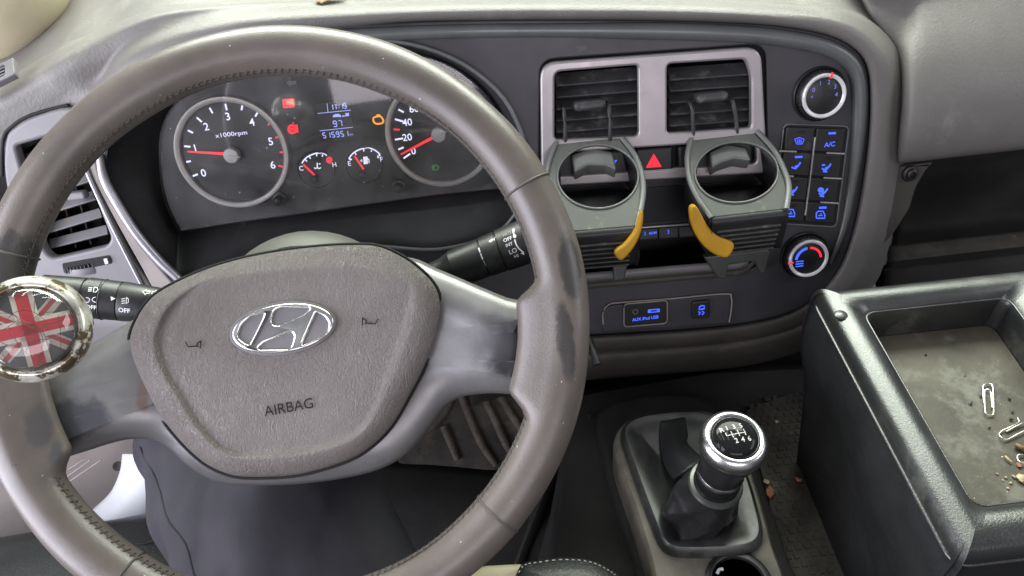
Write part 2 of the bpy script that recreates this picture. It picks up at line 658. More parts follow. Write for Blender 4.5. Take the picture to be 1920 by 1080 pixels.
M_rib = mat('rib_dusty', (.105, .085, .064, 1), .7, var=.2, vscale=60, dirt=(.04, .03, .025, 1), damt=.40, dscale=160)
M_trouser = mat('trouser_cloth', (.030, .029, .035, 1), .85, grain=.5, gscale=1500, var=.12, vscale=10, spec=.2, folds=.9)
M_seat = mat('seat_leather', (.014, .015, .0145, 1), .42, grain=.6, gscale=420, var=.15)
M_beige = mat('beige_trim', (.45, .40, .27, 1), .6, grain=.25, gscale=700, var=.05)
M_beigeseat = mat('beige_vinyl', (.50, .46, .30, 1), .55, grain=.3, gscale=600, var=.08)
M_door = mat('door_plastic', (.36, .32, .30, 1), .55, grain=.2, gscale=600, var=.05)
M_sill = mat('white_sill', (.46, .47, .49, 1), .5, var=.03)
M_steel = mat('clip_steel', (.66, .64, .58, 1), .3, metal=.9, var=.05)
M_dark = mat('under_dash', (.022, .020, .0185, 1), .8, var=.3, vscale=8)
M_wood = mat('splinter', (.45, .33, .17, 1), .7, var=.2, vscale=200)
M_brass = mat('twig_brown', (.16, .09, .035, 1), .5, var=.2, vscale=200)
M_crumb = mat('crumb', (.42, .33, .22, 1), .8, var=.2, vscale=300)
M_orange = mat('orange_crumb', (.30, .12, .06, 1), .8, var=.2, vscale=300)

# ------------------------------------------------------------------ planes of the cab
T = math.radians(20)
FAS = Plane(dep(1200, 330, .72), (1, 0, 0), (0, math.sin(T), math.cos(T)))          # instrument panel
WHC = V((-.15624, .34668, .60347))
WHN = V((.01202, -.67002, .74225)).normalized()
WHL = Plane(WHC, V((0, 0, 1)).cross(WHN), WHN.cross(V((0, 0, 1)).cross(WHN))).rot(math.radians(1.5))   # steering wheel

# ================================================================== SETTING
X, Y, Z = V((1, 0, 0)), V((0, 1, 0)), V((0, 0, 1))


def slab(name, x0, x1, y0, y1, z0, z1, m, **pr):
    vs = [(x, y, z) for z in (z0, z1) for x, y in ((x0, y0), (x1, y0), (x1, y1), (x0, y1))]
    fs = [(0, 1, 2, 3), (4, 5, 6, 7), (0, 1, 5, 4), (1, 2, 6, 5), (2, 3, 7, 6), (3, 0, 4, 7)]
    return obj(name, vs, fs, m, smooth=False, **pr)


slab('cab_floor', -1.0, 1.4, -.5, 1.25, -.05, 0, M_hump, kind='structure')
slab('firewall', -1.0, 1.4, 1.2, 1.26, .004, .62, M_dark, kind='structure')

# ================================================================== DASHBOARD
f = FAS
DB = thing('dashboard', 'taupe moulded dashboard with dark centre fascia running behind the steering wheel', 'dashboard', (.1, .75, .45))

# outline of the dark fascia (photo points on the panel plane)
EDGE = [(470, 66), (600, 51), (750, 42), (900, 38), (1050, 37), (1200, 38), (1330, 41), (1450, 48), (1545, 64), (1597, 88), (1624, 122),
        (1631, 180), (1628, 260), (1616, 350), (1600, 430), (1575, 500), (1535, 552), (1480, 586), (1400, 606), (1290, 618), (1180, 625), (1060, 632), (960, 640)]
CLU_O = [(196, 330), (208, 265), (262, 192), (366, 125), (500, 86), (650, 73), (770, 82), (870, 120), (945, 185), (983, 265),
         (990, 330), (972, 392), (925, 440), (820, 468), (700, 462), (560, 470), (440, 492), (345, 523), (318, 512), (258, 440)]
CLU_F = [(300, 330), (300, 250), (330, 190), (400, 140), (500, 110), (650, 98), (770, 100), (850, 125), (915, 180), (955, 260),
         (966, 325), (950, 352), (900, 358), (820, 366), (700, 382), (560, 402), (440, 418), (345, 433), (333, 428), (312, 385)]
FB = [(-10, 110), (14, 118), (1010, 140), (1030, 118), (1062, 104), (1390, 82), (1430, 92), (1440, 130), (1441, 380), (1425, 500), (1395, 522), (1090, 548), (1012, 548)]
bezel_cut = rp([(1012, 112), (1436, 82), (1440, 330), (1424, 505), (1090, 536), (1008, 540)], [30, 30, 10, 25, 10, 10])
fo = crom(EDGE, False, 4)[:-1] + [(960, 640), (700, 640), (330, 545), (300, 520)]
fo = fo + [(255, 445), (190, 335), (196, 262), (255, 180), (360, 110)]
clu_hole = crom(CLU_O, True, 4)
plate('fascia_panel', [fo, clu_hole, bezel_cut], f, -.006, 0, M_fascia, DB, bev=.0015)

# rounded glossy roll along the fascia's upper and right edge
rim_in = [(640, 68), (760, 62), (900, 58), (1050, 57), (1200, 58), (1330, 61), (1440, 68), (1530, 83), (1580, 104), (1605, 134), (1612, 185), (1609, 260), (1597, 350), (1581, 430), (1556, 494)]
tube('fascia_edge_roll', [f.at(x, y, .0015) for x, y in rim_in], [.006] * 4 + [.0075] * 7 + [.0065, .005, .0035, .002], M_gloss, DB, n=16, flat=.8, up=f.n)
tube('gap_line', [f.at(x, y, -.003) for x, y in EDGE], .0022, M_cavity, DB, n=8)

# pad lip that wraps round the fascia: cross sections from the gap outwards; on top the deck runs on to the windscreen
def deck_far(p):
    return V((p.x * 1.12, 1.12, p.z + (1.12 - p.y) * .10))


COLS = []
for x, ys in ((-170, (470, 430, 390, 360, 330, 305, 285, 262)), (-30, (345, 320, 290, 265, 240, 215, 196, 174)), (60, (275, 255, 235, 212, 188, 160, 140, 119)), (130, (250, 230, 205, 180, 155, 122, 100, 80))):
    COLS.append([(x, y, h) for y, h in zip(ys, (-.03, -.012, -.006, -.003, -.001, .000, -.006, -.030))])
COLS += [[(212, 268, -.03), (198, 246, -.010), (188, 215, -.002), (182, 178, .000), (182, 148, -.006), (184, 112, -.004), (186, 76, -.008), (188, 58, -.03)],
         [(252, 214, -.02), (238, 200, .003), (230, 160, .010), (222, 126, .008), (222, 100, -.004), (228, 74, -.006), (232, 52, -.010), (236, 36, -.03)],
         [(306, 160, -.018), (292, 148, .007), (284, 115, .013), (274, 90, .010), (272, 70, -.004), (276, 50, -.008), (282, 32, -.012), (288, 18, -.03)],
         [(372, 118, -.018), (362, 106, .007), (354, 80, .013), (346, 62, .010), (345, 46, -.003), (347, 32, -.010), (350, 19, -.014), (352, 7, -.03)],
         [(455, 87, -.018), (448, 75, .007), (444, 55, .013), (440, 41, .010), (440, 29, .000), (441, 19, -.009), (442, 10, -.016), (443, 1, -.03)],
         [(544, 72, -.018), (541, 60, .007), (540, 43, .013), (538, 31, .010), (538, 22, .003), (538, 13, -.008), (538, 5, -.016), (538, -3, -.028)]]
for i, (x, y) in enumerate(EDGE):
    if i < 2:
        continue
    if i <= 7:
        COLS.append([(x, y + 1, -.02), (x, y - 2, .007), (x, y - 13, .013), (x, y - 23, .010), (x, y - 30, .004), (x, y - 37, -.006), (x, y - 43, -.014), (x, y - 50, -.025)])
    else:
        tan = V((EDGE[min(i + 1, len(EDGE) - 1)][0] - EDGE[i - 1][0], EDGE[min(i + 1, len(EDGE) - 1)][1] - EDGE[i - 1][1], 0)).normalized()
        ox, oy = tan.y, -tan.x
        k_ = min(1, (i - 7) / 4)
        w1, w2, w3 = 13, 26 + 10 * k_, 36 + 22 * k_
        if i > 15:
            w1, w2, w3 = 10, 24, 36
        COLS.append([(x + ox * d_, y + oy * d_, h) for d_, h in ((-1, -.02), (2, .006), (w1, .012), (w2, .010), ((w2 + w3) / 2, .004), (w3, -.004), (w3 + 8, -.012), (w3 + 14, -.022))])
ALLR = []
for i, cdef in enumerate(COLS):
    pts = [f.at(*q) for q in cdef]
    q_ = max(0, min(1, (21.5 - i) / 3))
    pts.append(pts[-1] + V((.002, .05 * q_ + .03 * (1 - q_), .004 * q_)))
    pts.append(deck_far(pts[-2]) * q_ + (pts[-2] + V((.004, .08, -.004))) * (1 - q_))
    ALLR.append(pts)
grid('top_pad', [[c_[r_] for c_ in ALLR[:25]] for r_ in range(10)], M_pad, DB, k=4, thick=.004, sharp=75)
grid('shaded_lower_lip', [[c_[r_] for c_ in ALLR[24:]] for r_ in range(10)], M_taupe, DB, k=4, thick=.004, sharp=75)  # same plastic as the pad; darker brown paints in its shade and dirt

# passenger-side pad, a broad rolled surface
rows = [[] for _ in range(9)]
for x, e_ in ((1684, None), (1698, -.012), (1735, -.002), (1820, 0), (1920, 0), (2060, 0), (2250, 0)):
    s_ = -.114 * (x - 1690)
    prof = [(-70, -.060), (-30, -.042), (30, -.016), (110, .010), (190, .024), (255, .026), (298, .017), (308, .004)]
    P_ = [f.at(x + (0 if y < 200 else -(y - 200) * .10) - (max(0, 120 - y) * .5 if e_ is None else 0), y + s_, min(-.026, h - .006) if e_ is None else h + e_ * (1 if y > 0 else 0)) for y, h in prof]
    P_ = [deck_far(P_[0])] + P_
    for r_, p_ in zip(rows, P_):
        r_.append(p_)
grid('passenger_pad', rows, M_pad, DB, k=4, thick=.005, sharp=80)
# bracket panel, bolt, plug and open shelf under the passenger pad
bp = f.off(-.012)
plate('bracket_panel', [rp([(1662, 316), (1752, 303), (1735, 322), (1718, 352), (1706, 392), (1676, 438), (1648, 470), (1622, 466)], 8)], bp, -.006, .004, M_taupe, DB, bev=.002)
c_ = bp.at(1706, 325, .004)
bl = lathe('bolt', c_, f.n, [(.0085, -.002), (.0085, .001), (.0078, .0022), (.0055, .0028), (.0052, .0055), (.0032, .0062), (.0030, .0030), (0, .0030)], M_black, DB, n=24)
lathe('round_plug', bp.at(1661, 420, .004), f.n, [(.0095, -.001), (.0095, .0006), (.0088, .0014), (0, .0016)], M_taupe, DB, n=28)
# shelf: back wall, floor and lip as a lofted channel
rows = []
for x in (1700, 1800, 1950, 2200):
    s_ = -.114 * (x - 1700)
    rows.append([f.at(x + 10, 300 + s_, -.02), f.at(x, 330 + s_, -.14), f.at(x - 20, 420 + s_, -.19), f.at(x - 30, 462 + s_, -.15), f.at(x - 40, 500 + s_, -.06), f.at(x - 42, 512 + s_, -.05), f.at(x - 42, 545 + s_, -.055)])
grid('shelf', rows, M_dark, DB, k=4, thick=-.004, sharp=70)
rows = []
for x in (1660, 1760, 1950, 2200):
    s_ = -.114 * (x - 1660)
    rows.append([f.at(x, 466 + s_, -.10), f.at(x + 4, 488 + s_, -.085), f.at(x - 6, 530 + s_, -.07), f.at(x - 6, 600 + s_, -.075)])
grid('shelf_lip', rows, M_mat, DB, k=3, thick=-.004, sharp=70)
tube('support_strut', [f.at(1618, 474, -.02), f.at(1624, 500, -.02), f.at(1634, 530, -.02), f.at(1640, 560, -.02)], .0052, M_padface, DB, n=10, flat=.6)

# lower dash below the fascia, brown, and the dark under-dash
rows = []
for (x, y) in [(880, 700), (1000, 668), (1110, 652), (1250, 642), (1390, 628), (1500, 598), (1580, 545)]:
    rows.append([f.at(x, y, -.006), f.at(x + 2, y + 20, .004), f.at(x + 3, y + 42, -.008), f.at(x + 4, y + 56, -.05), f.at(x + 4, y + 60, -.14)])
grid('lower_trim', rows, M_taupe, DB, k=4, thick=.004, sharp=70)
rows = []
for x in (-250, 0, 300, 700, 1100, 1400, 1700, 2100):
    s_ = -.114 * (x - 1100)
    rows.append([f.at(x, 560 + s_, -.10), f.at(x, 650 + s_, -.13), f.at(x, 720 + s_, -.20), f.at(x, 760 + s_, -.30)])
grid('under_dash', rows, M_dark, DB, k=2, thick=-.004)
# knee panel on the driver's side
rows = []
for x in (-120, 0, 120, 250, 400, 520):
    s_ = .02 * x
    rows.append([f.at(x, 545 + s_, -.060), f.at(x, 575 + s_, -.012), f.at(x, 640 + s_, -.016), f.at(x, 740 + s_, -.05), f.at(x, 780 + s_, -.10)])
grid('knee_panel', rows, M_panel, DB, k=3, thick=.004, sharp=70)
tube('release_lever', [dep(1106, 636, .70), dep(1113, 660, .69), dep(1120, 684, .685)], [.003, .0034, .0044], M_black, DB, n=10)

# bowl between the fascia opening and the instrument face
H0 = [f.at(x, y, .0005) for x, y in CLU_O]
H1 = [f.at(x, y, -.048) for x, y in CLU_F]
Hm = [f.at(x * .8 + a * .2, y * .8 + b * .2, -.014) for (x, y), (a, b) in zip(CLU_O, CLU_F)]
grid('cluster_bowl', [H0, Hm, H1], M_black, DB, k=4, closed=True, sharp=80)
tube('bowl_edge', [f.at(x, y, .001) for x, y in CLU_O[3:]], [.0022] * 17, M_gloss, DB, n=10)
# bright trims left of the bowl
tube('bowl_trim', [f.at(x, y, .002) for x, y in ((186, 290), (194, 332), (214, 372), (255, 437), (300, 490), (334, 522), (352, 545))], [.003, .0042, .0045, .0045, .0045, .004, .003], M_trim, DB, n=12, up=f.n)
plate('trim_strip', [crom([(176, 288), (188, 338), (222, 400), (262, 458), (310, 515), (345, 560), (300, 560), (264, 500), (230, 440), (200, 385), (172, 330), (164, 296)], True, 3)], f, -.008, .002, M_trimbrown, DB, bev=.002)
tube('trim_line', [f.at(x, y, .0035) for x, y in ((150, 285), (166, 330), (198, 400), (232, 468), (275, 552), (292, 580))], .0019, M_trim, DB, n=10)

# ------------------------------------------------------------------ driver's side air vent
vp_ = f.off(-.004)
AV = thing('air_vent', "grey side air vent with slanted slats and thumbwheel, partly behind the wheel rim", 'air vent', vp_.at(120, 380))
v_out = crom([(10, 262), (26, 240), (60, 220), (126, 202), (150, 225), (164, 290), (180, 345), (215, 420), (250, 490), (290, 565), (180, 590), (110, 600), (60, 540), (30, 440), (8, 330)], True, 4)
v_in = rp([(28, 274), (110, 250), (150, 300), (208, 448), (200, 462), (98, 486), (82, 470)], [8, 20, 20, 12, 8, 14, 14])
plate('vent_housing', [v_out, v_in], vp_, -.006, .006, M_panel, AV, bev=.003)
tube('housing_gap', [vp_.at(x, y, .001) for x, y in ((4, 330), (6, 262), (24, 236), (60, 215), (128, 197))], .0016, M_cavity, AV, n=8)
plate('vent_back', [v_in], vp_, -.045, -.042, M_cavity, AV)
grid('vent_throat', [[vp_.at(x, y, .000) for x, y in v_in], [vp_.at(x + 4, y - 3, -.042) for x, y in v_in]], M_blackrough, AV, k=1, closed=True)
for q, (xa, ya, xb, yb) in enumerate([(40, 300, 150, 268), (50, 332, 158, 300), (62, 366, 168, 332), (74, 398, 182, 365), (86, 430, 192, 398), (92, 458, 203, 430)]):
    a_, b_ = vp_.at(xa, ya, -.010), vp_.at(xb, yb, -.010)
    u_ = (b_ - a_).normalized()
    n_ = (f.n * .80 + f.v * .60).normalized()
    box('slat', (a_ + b_) / 2, u_, n_.cross(u_), n_, (b_ - a_).length, .0105, .0024, M_slat2, AV, bev=.0009)
for q, (xa, ya, xb, yb) in enumerate([(70, 280, 120, 470), (98, 275, 148, 462), (126, 270, 176, 455)]):
    a_, b_ = vp_.at(xa, ya, -.026), vp_.at(xb, yb, -.026)
    box('divider', (a_ + b_) / 2, (b_ - a_), f.n.cross(b_ - a_), f.n, (b_ - a_).length, .002, .012, M_blackrough, AV, bev=.0005)
tb = vp_.at(146, 366, .001)
box('vent_tab', tb, X, f.v, f.n, .018, .008, .010, M_panel, AV, bev=.002)
wp = [(112, 500), (208, 480), (212, 492), (116, 514)]
plate('wheel_slot', [rp([(116, 494), (206, 478), (211, 494), (120, 513)], 4)], vp_, .0045, .0063, M_cavity, AV, bev=.0002)
a_, b_ = vp_.at(124, 503, -.004), vp_.at(198, 488, -.004)
ax_ = (b_ - a_).normalized()
tw = lathe('thumbwheel', (a_ + b_) / 2 - f.v.cross(V((0, 0, 0))) - f.n * .010 - (f.v * .0035), f.v, [(.0, -.0035), (.024, -.0035), (.0245, 0), (.024, .0035), (0, .0035)], M_panel, AV, n=44)
for q in range(9):
    p_ = a_.lerp(b_, .12 + q * .085) + f.n * (.0125 - .00016 * (q - 4) ** 2)
    box('thumbwheel_rib', p_, X, f.v, f.n, .0012, .006, .0016, M_black, tw, bev=.0003)
plate('white_mark', [rp([(194, 486), (200, 485), (203, 494), (197, 496)], 1)], vp_, .009, .0105, M_white, AV, bev=.0002)

# ------------------------------------------------------------------ windscreen demister grille
G = Plane(f.at(10, 130, .0), X, V((0, .8, .45)))
DG = thing('demister_grille', 'small framed demister grille with dark slots on the dash corner', 'grille', G.at(0, 130))
plate('frame', [rp([(-60, 148), (24, 107), (27, 139), (-60, 182)], 4), rp([(-55, 152), (8, 120), (8, 140), (-55, 172)], 3)], G, -.004, .003, M_panel, DG, bev=.001)
plate('slot_back', [rp([(-55, 150), (10, 117), (10, 142), (-55, 174)], 3)], G, -.004, -.001, M_cavity, DG, bev=.0003)
for q in range(3):
    strokes('slat', [[(-55, 158 + q * 6), (9, 126 + q * 6)]], 2.2, G, .0012, M_panel, DG)

# ------------------------------------------------------------------ corner trim, top left
CT = obj('pillar_trim', *(lambda: (lambda n, m: ([(dep(-42, -42, .72) + V((.079 * math.cos(a) * math.sin(b), .075 * math.sin(a) * math.sin(b), .079 * math.cos(b)))) for b in [math.pi * i / m for i in range(m + 1)] for a in [2 * math.pi * j / n for j in range(n)]],
         [(i * n + j, i * n + (j + 1) % n, (i + 1) * n + (j + 1) % n, (i + 1) * n + j) for i in range(m) for j in range(n)]))(40, 24))(), M_beige,
         label='beige rounded padded trim bulging over the far dash corner', category='trim')

# ================================================================== CENTRE STACK
BZ = thing('vent_surround', 'silver painted frame around the two centre air vents and switch row', 'trim', f.at(1225, 340))
ho_l = rp([(1040, 135), (1197, 122), (1198, 256), (1040, 262)], [14, 8, 10, 8])
ho_r = rp([(1251, 120), (1398, 111), (1409, 140), (1409, 240), (1251, 250)], [10, 10, 18, 8, 8])
sw_hole = rp([(1030, 289), (1418, 263), (1418, 306), (1030, 331)], 8)
plate('frame', [rp([(1013, 118), (1428, 87), (1436, 250), (1436, 325), (1016, 352)], [32, 32, 10, 10, 10]), ho_l, ho_r, sw_hole], f, -.004, .005, M_silver, BZ, bev=.0022)


def centre_vent(label, hole, rows_y, slope, tab, hooks):
    xs = [p[0] for p in hole]
    x0, x1 = min(xs), max(xs)
    A = thing('air_vent', label, 'air vent', f.at((x0 + x1) / 2, 250), None)
    plate('vent_back', [hole], f, -.05, -.047, M_cavity, A)
    grid('vent_throat', [[f.at(x, y, -.002) for x, y in hole], [f.at(x, y, -.047) for x, y in hole]], M_blackrough, A, k=1, closed=True)
    for y in rows_y:
        a_, b_ = f.at(x0 + 1, y + (x1 - x0) * .5 * slope, -.012), f.at(x1 - 1, y - (x1 - x0) * .5 * slope, -.012)
        n_ = (f.n * .60 + f.v * .80).normalized()
        u_ = (b_ - a_).normalized()
        box('slat', (a_ + b_) / 2, u_, n_.cross(u_), n_, (b_ - a_).length, .0165, .0024, M_slat, A, bev=.001)
    for q in (.22, .5, .78):
        a_, b_ = f.at(x0 + (x1 - x0) * q, rows_y[0] - 8, -.034), f.at(x0 + (x1 - x0) * q, rows_y[-1] + 8, -.034)
        box('divider', (a_ + b_) / 2, b_ - a_, f.n.cross(b_ - a_), f.n, (b_ - a_).length, .002, .014, M_slat, A, bev=.0005)
    box('vent_tab', f.at(*tab, .003), X, f.v, f.n, .030, .009, .014, M_slat, A, bev=.003)
    return A


centre_vent('centre air vent with its tab level, behind the cup holder beside the wheel rim', ho_l, [144, 166, 188, 210, 231, 250], .08, (1105, 196), ())
centre_vent('centre air vent nearer the fan knob, gripped by two hook prongs', ho_r, [134, 155, 177, 199, 220, 240], .07, (1333, 181), ())

# hazard switch row
HZ = thing('hazard_switch', 'black hazard warning button with a glowing red triangle', 'switch', f.at(1226, 300))
plate('button', [rp([(1192, 280), (1262, 275), (1263, 319), (1194, 324)], 6)], f, -.012, .004, M_black, HZ, bev=.0025)
plate('triangle', [rp([(1226, 288), (1241, 313), (1211, 315)], 2)], f, .0038, .0046, M_redhaz, HZ, bev=.0002)
for lab, pts in (('blank black switch seen through the cup holder next to the wheel', [(1034, 292), (1184, 281), (1186, 325), (1034, 335)]),
                 ('blank black switch seen behind the cup holder with the visible yellow lever', [(1272, 275), (1412, 265), (1412, 309), (1272, 320)])):
    S_ = thing('dash_switch', lab, 'switch', f.at(*pts[3]))
    plate('button', [rp(pts, 6)], f, -.012, .003, M_black, S_, bev=.0025)
    if pts[0][0] < 1100:
        strokes('blue_mark', [[(1146, 303), (1156, 300), (1150, 309)]], 3, f, .0034, M_blue, S_)

# radio
RD = thing('car_radio', 'dark car radio with blue lit preset buttons behind the cup holders', 'radio', f.at(1230, 450))
plate('radio_face', [rp([(1020, 350), (1436, 322), (1432, 430), (1022, 462)], 4)], f, -.030, -.012, M_black, RD, bev=.002)
plate('display', [rp([(1060, 362), (1420, 338), (1418, 402), (1060, 430)], 4)], f, -.0125, -.0105, M_lcd, RD, bev=.0006)
tube('chrome_line', [f.at(1060, 437, -.010), f.at(1240, 424, -.010), f.at(1420, 411, -.010)], .0013, M_trim, RD, n=8)
xs_ = [1068, 1102, 1150, 1196, 1235, 1273, 1312, 1350]
for q in range(7):
    xa, xb = xs_[q] + 1, xs_[q + 1] - 1
    ya = 441 - .072 * (xa - 1060)
    yb = 441 - .072 * (xb - 1060)
    bt = plate('preset_button', [rp([(xa, ya), (xb, yb), (xb, yb + 20), (xa, ya + 20)], 2)], f, -.014, -.0085, M_fascia, RD, bev=.001)
    if q == 3:
        text('digit', '2', 1209, 438, 7, f, -.008, M_blue, bt)
        text('lettering', 'RDM', 1224, 437, 5, f, -.008, M_blue, bt, bold=.02)
    if q == 4:
        text('digit', '3', 1253, 435, 8, f, -.008, M_blue, bt)
    if q == 2:
        text('digit', '1', 1176, 441, 8, f, -.008, M_blue, bt)

# pocket under the radio
PK = thing('storage_pocket', 'dark open storage pocket with a grey lip under the radio', 'pocket', f.at(1240, 520))
pk = rp([(1020, 462), (1430, 432), (1424, 492), (1024, 530)], [6, 6, 20, 6])
grid('pocket_wall', [[f.at(x, y, -.008) for x, y in pk], [f.at(x, y - 6, -.085) for x, y in pk]], M_blackrough, PK, k=1, closed=True)
plate('pocket_back', [[(x, y - 6) for x, y in pk]], f, -.088, -.085, M_black, PK)
tube('pocket_lip', [f.at(x, y, .001) for x, y in ((1010, 526), (1100, 519), (1240, 507), (1340, 499), (1378, 497), (1400, 488), (1412, 470))], [.0045] * 4 + [.004, .0035, .002], M_panel, PK, n=12, flat=.7, up=f.n)
tube('lip_ledge', [f.at(x, y, .000) for x, y in ((1010, 543), (1100, 536), (1240, 524), (1350, 514), (1395, 508), (1416, 488))], [.0035] * 5 + [.002], M_taupe, PK, n=10, flat=.6, up=f.n)

# AUX / USB panel
UP = thing('usb_panel', 'black AUX and USB socket panel with blue lettering under the radio pocket', 'socket panel', f.at(1245, 605))
plate('surround', [rp([(1130, 575), (1370, 552), (1366, 606), (1130, 622)], [22, 10, 8, 8])], f, .0003, .0022, M_fascia, UP, bev=.0012)
tube('surround_edge', [f.at(x, y, .0022) for x, y in ((1131, 608), (1131, 585), (1142, 571), (1165, 567), (1260, 560), (1358, 551), (1371, 558), (1371, 580), (1367, 604))], .0009, M_trimbrown, UP, n=8)
sk = plate('socket_block', [rp([(1170, 570), (1250, 563), (1250, 606), (1170, 613)], 6)], f, .001, .0048, M_black, UP, bev=.0012)
tube('socket_edge', [f.at(x, y, .0045) for x, y in rp([(1170, 570), (1251, 563), (1251, 606), (1170, 613)], 7, 3)], .0007, M_trimbrown, sk, n=6, closed=True, k=1)
text('lettering', 'AUX iPod USB', 1210, 597, 6.5, f, .0052, M_blue, sk, rot=math.radians(.5), bold=.025, stretch=.9)
lathe('aux_jack', f.at(1191, 584, .0047), f.n, [(.0032, 0), (.0032, .001), (.002, .001), (.0019, -.001), (0, -.001)], M_gloss, sk, n=20)
plate('usb_port', [rp([(1215, 581), (1237, 579), (1237, 585), (1215, 587)], 1)], f, .0045, .0054, M_blue, sk, bev=.0001)
plate('usb_tongue', [rp([(1220, 582.4), (1232, 581.4), (1232, 583.8), (1220, 584.8)], 1)], f, .0052, .0058, M_lcd, sk, bev=.0001)
tb_ = plate('traction_button', [rp([(1298, 566), (1332, 563), (1331, 596), (1297, 599)], 5)], f, .001, .0052, M_black, UP, bev=.0018)
strokes('icon', [[(1311, 576), (1314, 573), (1320, 573), (1321, 578), (1310, 580), (1311, 576)], [(1310, 580), (1320, 579)], [(1309, 584), (1313, 586), (1310, 590)], [(1316, 583), (1320, 586), (1316, 590)]], 2.2, f, .0055, M_blue, tb_)

# ------------------------------------------------------------------ climate control
CC = thing('climate_control', 'heater control panel with blue lit buttons between two round silver knobs', 'control panel', f.at(1520, 490))
TL, TR, BR, BL = (1474, 237), (1587, 241), (1564, 421), (1452, 414)


def bi(u, v):
    return (TL[0] * (1 - u) * (1 - v) + TR[0] * u * (1 - v) + BR[0] * u * v + BL[0] * (1 - u) * v,
            TL[1] * (1 - u) * (1 - v) + TR[1] * u * (1 - v) + BR[1] * u * v + BL[1] * (1 - u) * v)


plate('button_recess', [rp([bi(-.03, -.02), bi(1.03, -.02), bi(1.03, 1.02), bi(-.03, 1.02)], 10)], f, .0002, .0008, M_cavity, CC, bev=.0003)
tube('recess_edge', [f.at(*q, .0008) for q in rp([bi(-.04, -.025), bi(1.04, -.025), bi(1.04, 1.025), bi(-.04, 1.025)], 11, 4)], .0010, M_gloss, CC, n=8, closed=True, k=1)


def seat_icon(cx, cy, extra, foot):
    L_ = [[(cx - 9, cy + 2), (cx - 2, cy + 5), (cx + 3, cy), (cx + 8, cy - 7)], [(cx - 3, cy + 2), (cx + 2, cy - 1)]]
    if extra:
        L_ += [[(cx - 9, cy - 4), (cx - 3, cy - 5)]]
    if foot:
        L_ += [[(cx - 7, cy + 7), (cx + 1, cy + 8)]]
    return L_


VR = [0, .262, .522, .778, 1]
for r_ in range(4):
    for c_ in range(2):
        u0, u1 = (.01, .485) if c_ == 0 else (.515, .99)
        q = [bi(u0, VR[r_] + .008), bi(u1, VR[r_] + .008), bi(u1, VR[r_ + 1] - .008), bi(u0, VR[r_ + 1] - .008)]
        b_ = plate('button', [rp(q, 4)], f, .0006, .0030, M_black, CC, bev=.0012)
        cx, cy = bi((u0 + u1) / 2 + .0, (VR[r_] + VR[r_ + 1]) / 2 + .02)
        h_ = .0031
        if (r_, c_) == (0, 0):
            strokes('icon', [[(cx - 9, cy - 4), (cx, cy - 7), (cx + 9, cy - 4), (cx + 5, cy + 5), (cx - 5, cy + 5), (cx - 9, cy - 4)], [(cx - 3, cy + 3), (cx - 3, cy - 3)], [(cx, cy + 3), (cx, cy - 4)], [(cx + 3, cy + 3), (cx + 3, cy - 3)]], 1.7, f, h_, M_blue, b_)
        elif (r_, c_) == (0, 1):
            text('lettering', 'A/C', cx, cy + 4, 9, f, h_, M_blue, b_, bold=.02)
        elif r_ in (1, 2):
            strokes('icon', seat_icon(cx, cy, c_ == 1, r_ == 2 or c_ == 1), 3, f, h_, M_blue, b_)
            if (r_, c_) == (2, 1):
                strokes('fan_dot', [], 1, f, h_ + .0002, M_blue, b_, polys=[ell(cx - 5, cy - 4, 6, 5, 14)])
        else:
            strokes('icon', [[(cx - 8, cy + 6), (cx - 8, cy - 4), (cx - 4, cy - 7), (cx + 5, cy - 7), (cx + 8, cy + 1), (cx + 8, cy + 6), (cx - 8, cy + 6)], [(cx - 4, cy + 1), (cx + 3, cy + 1), (cx, cy - 3)]], 2.4, f, h_, M_blue, b_)
        lit = (r_, c_) in ((0, 1), (1, 0), (3, 1))
        lx, ly = bi((u0 + u1) / 2 + .02, VR[r_] + .055)
        strokes('indicator_light', [[(lx - 7, ly), (lx + 7, ly - .6)]], 4 if lit else 3, f, h_, M_blue if lit else M_lcd, b_)
for r_ in (1, 2, 3):
    for c_ in range(2):
        a_, b_ = (bi(-.07, VR[r_]), bi(.22, VR[r_])) if c_ == 0 else (bi(.72, VR[r_]), bi(1.02, VR[r_]))
        tube('divider_bar', [f.at(*a_, .0032), f.at((a_[0] + b_[0]) / 2, (a_[1] + b_[1]) / 2, .0032), f.at(*b_, .0032)], .0012, M_silver, CC, n=10, flat=.8)
tube('centre_bar', [f.at(*bi(.5, v), .0034) for v in (.10, .4, .7, .92)], .0013, M_silver, CC, n=10, flat=.8)


def knob(cx, cy, rpx, red_at):
    mp = f.mpp(cx, cy)
    r = rpx * mp
    c = f.at(cx, cy, 0)
    K = lathe('dial_knob', c, f.n, [(r * 1.24, .0005), (r * 1.24, .002), (r * 1.18, .0035), (r * 1.10, .002), (r * 1.08, .008), (r * 1.04, .0105), (r * .98, .0115), (0, .0115)], M_black, CC, n=56)
    lathe('silver_ring', c, f.n, [(r * 1.00, .0105), (r * .99, .0128), (r * .94, .0138), (r * .86, .0132), (r * .82, .0118)], M_ring2, K, n=56, ring=True)
    for j in range(40):
        t = 2 * math.pi * j / 40
        d = X * math.cos(t) + f.v * math.sin(t)
        box('grip_rib', c + d * (r * 1.085) + f.n * .006, f.n.cross(d), f.n, d, .0012, .006, .0012, M_black, K, bev=.0003)
    d = X * math.cos(red_at) + f.v * math.sin(red_at)
    box('pointer', c + d * (r * .92) + f.n * .0136, d, f.n.cross(d), f.n, r * .26, .0016, .0012, M_red, K, bev=.0002)
    return K, c, r


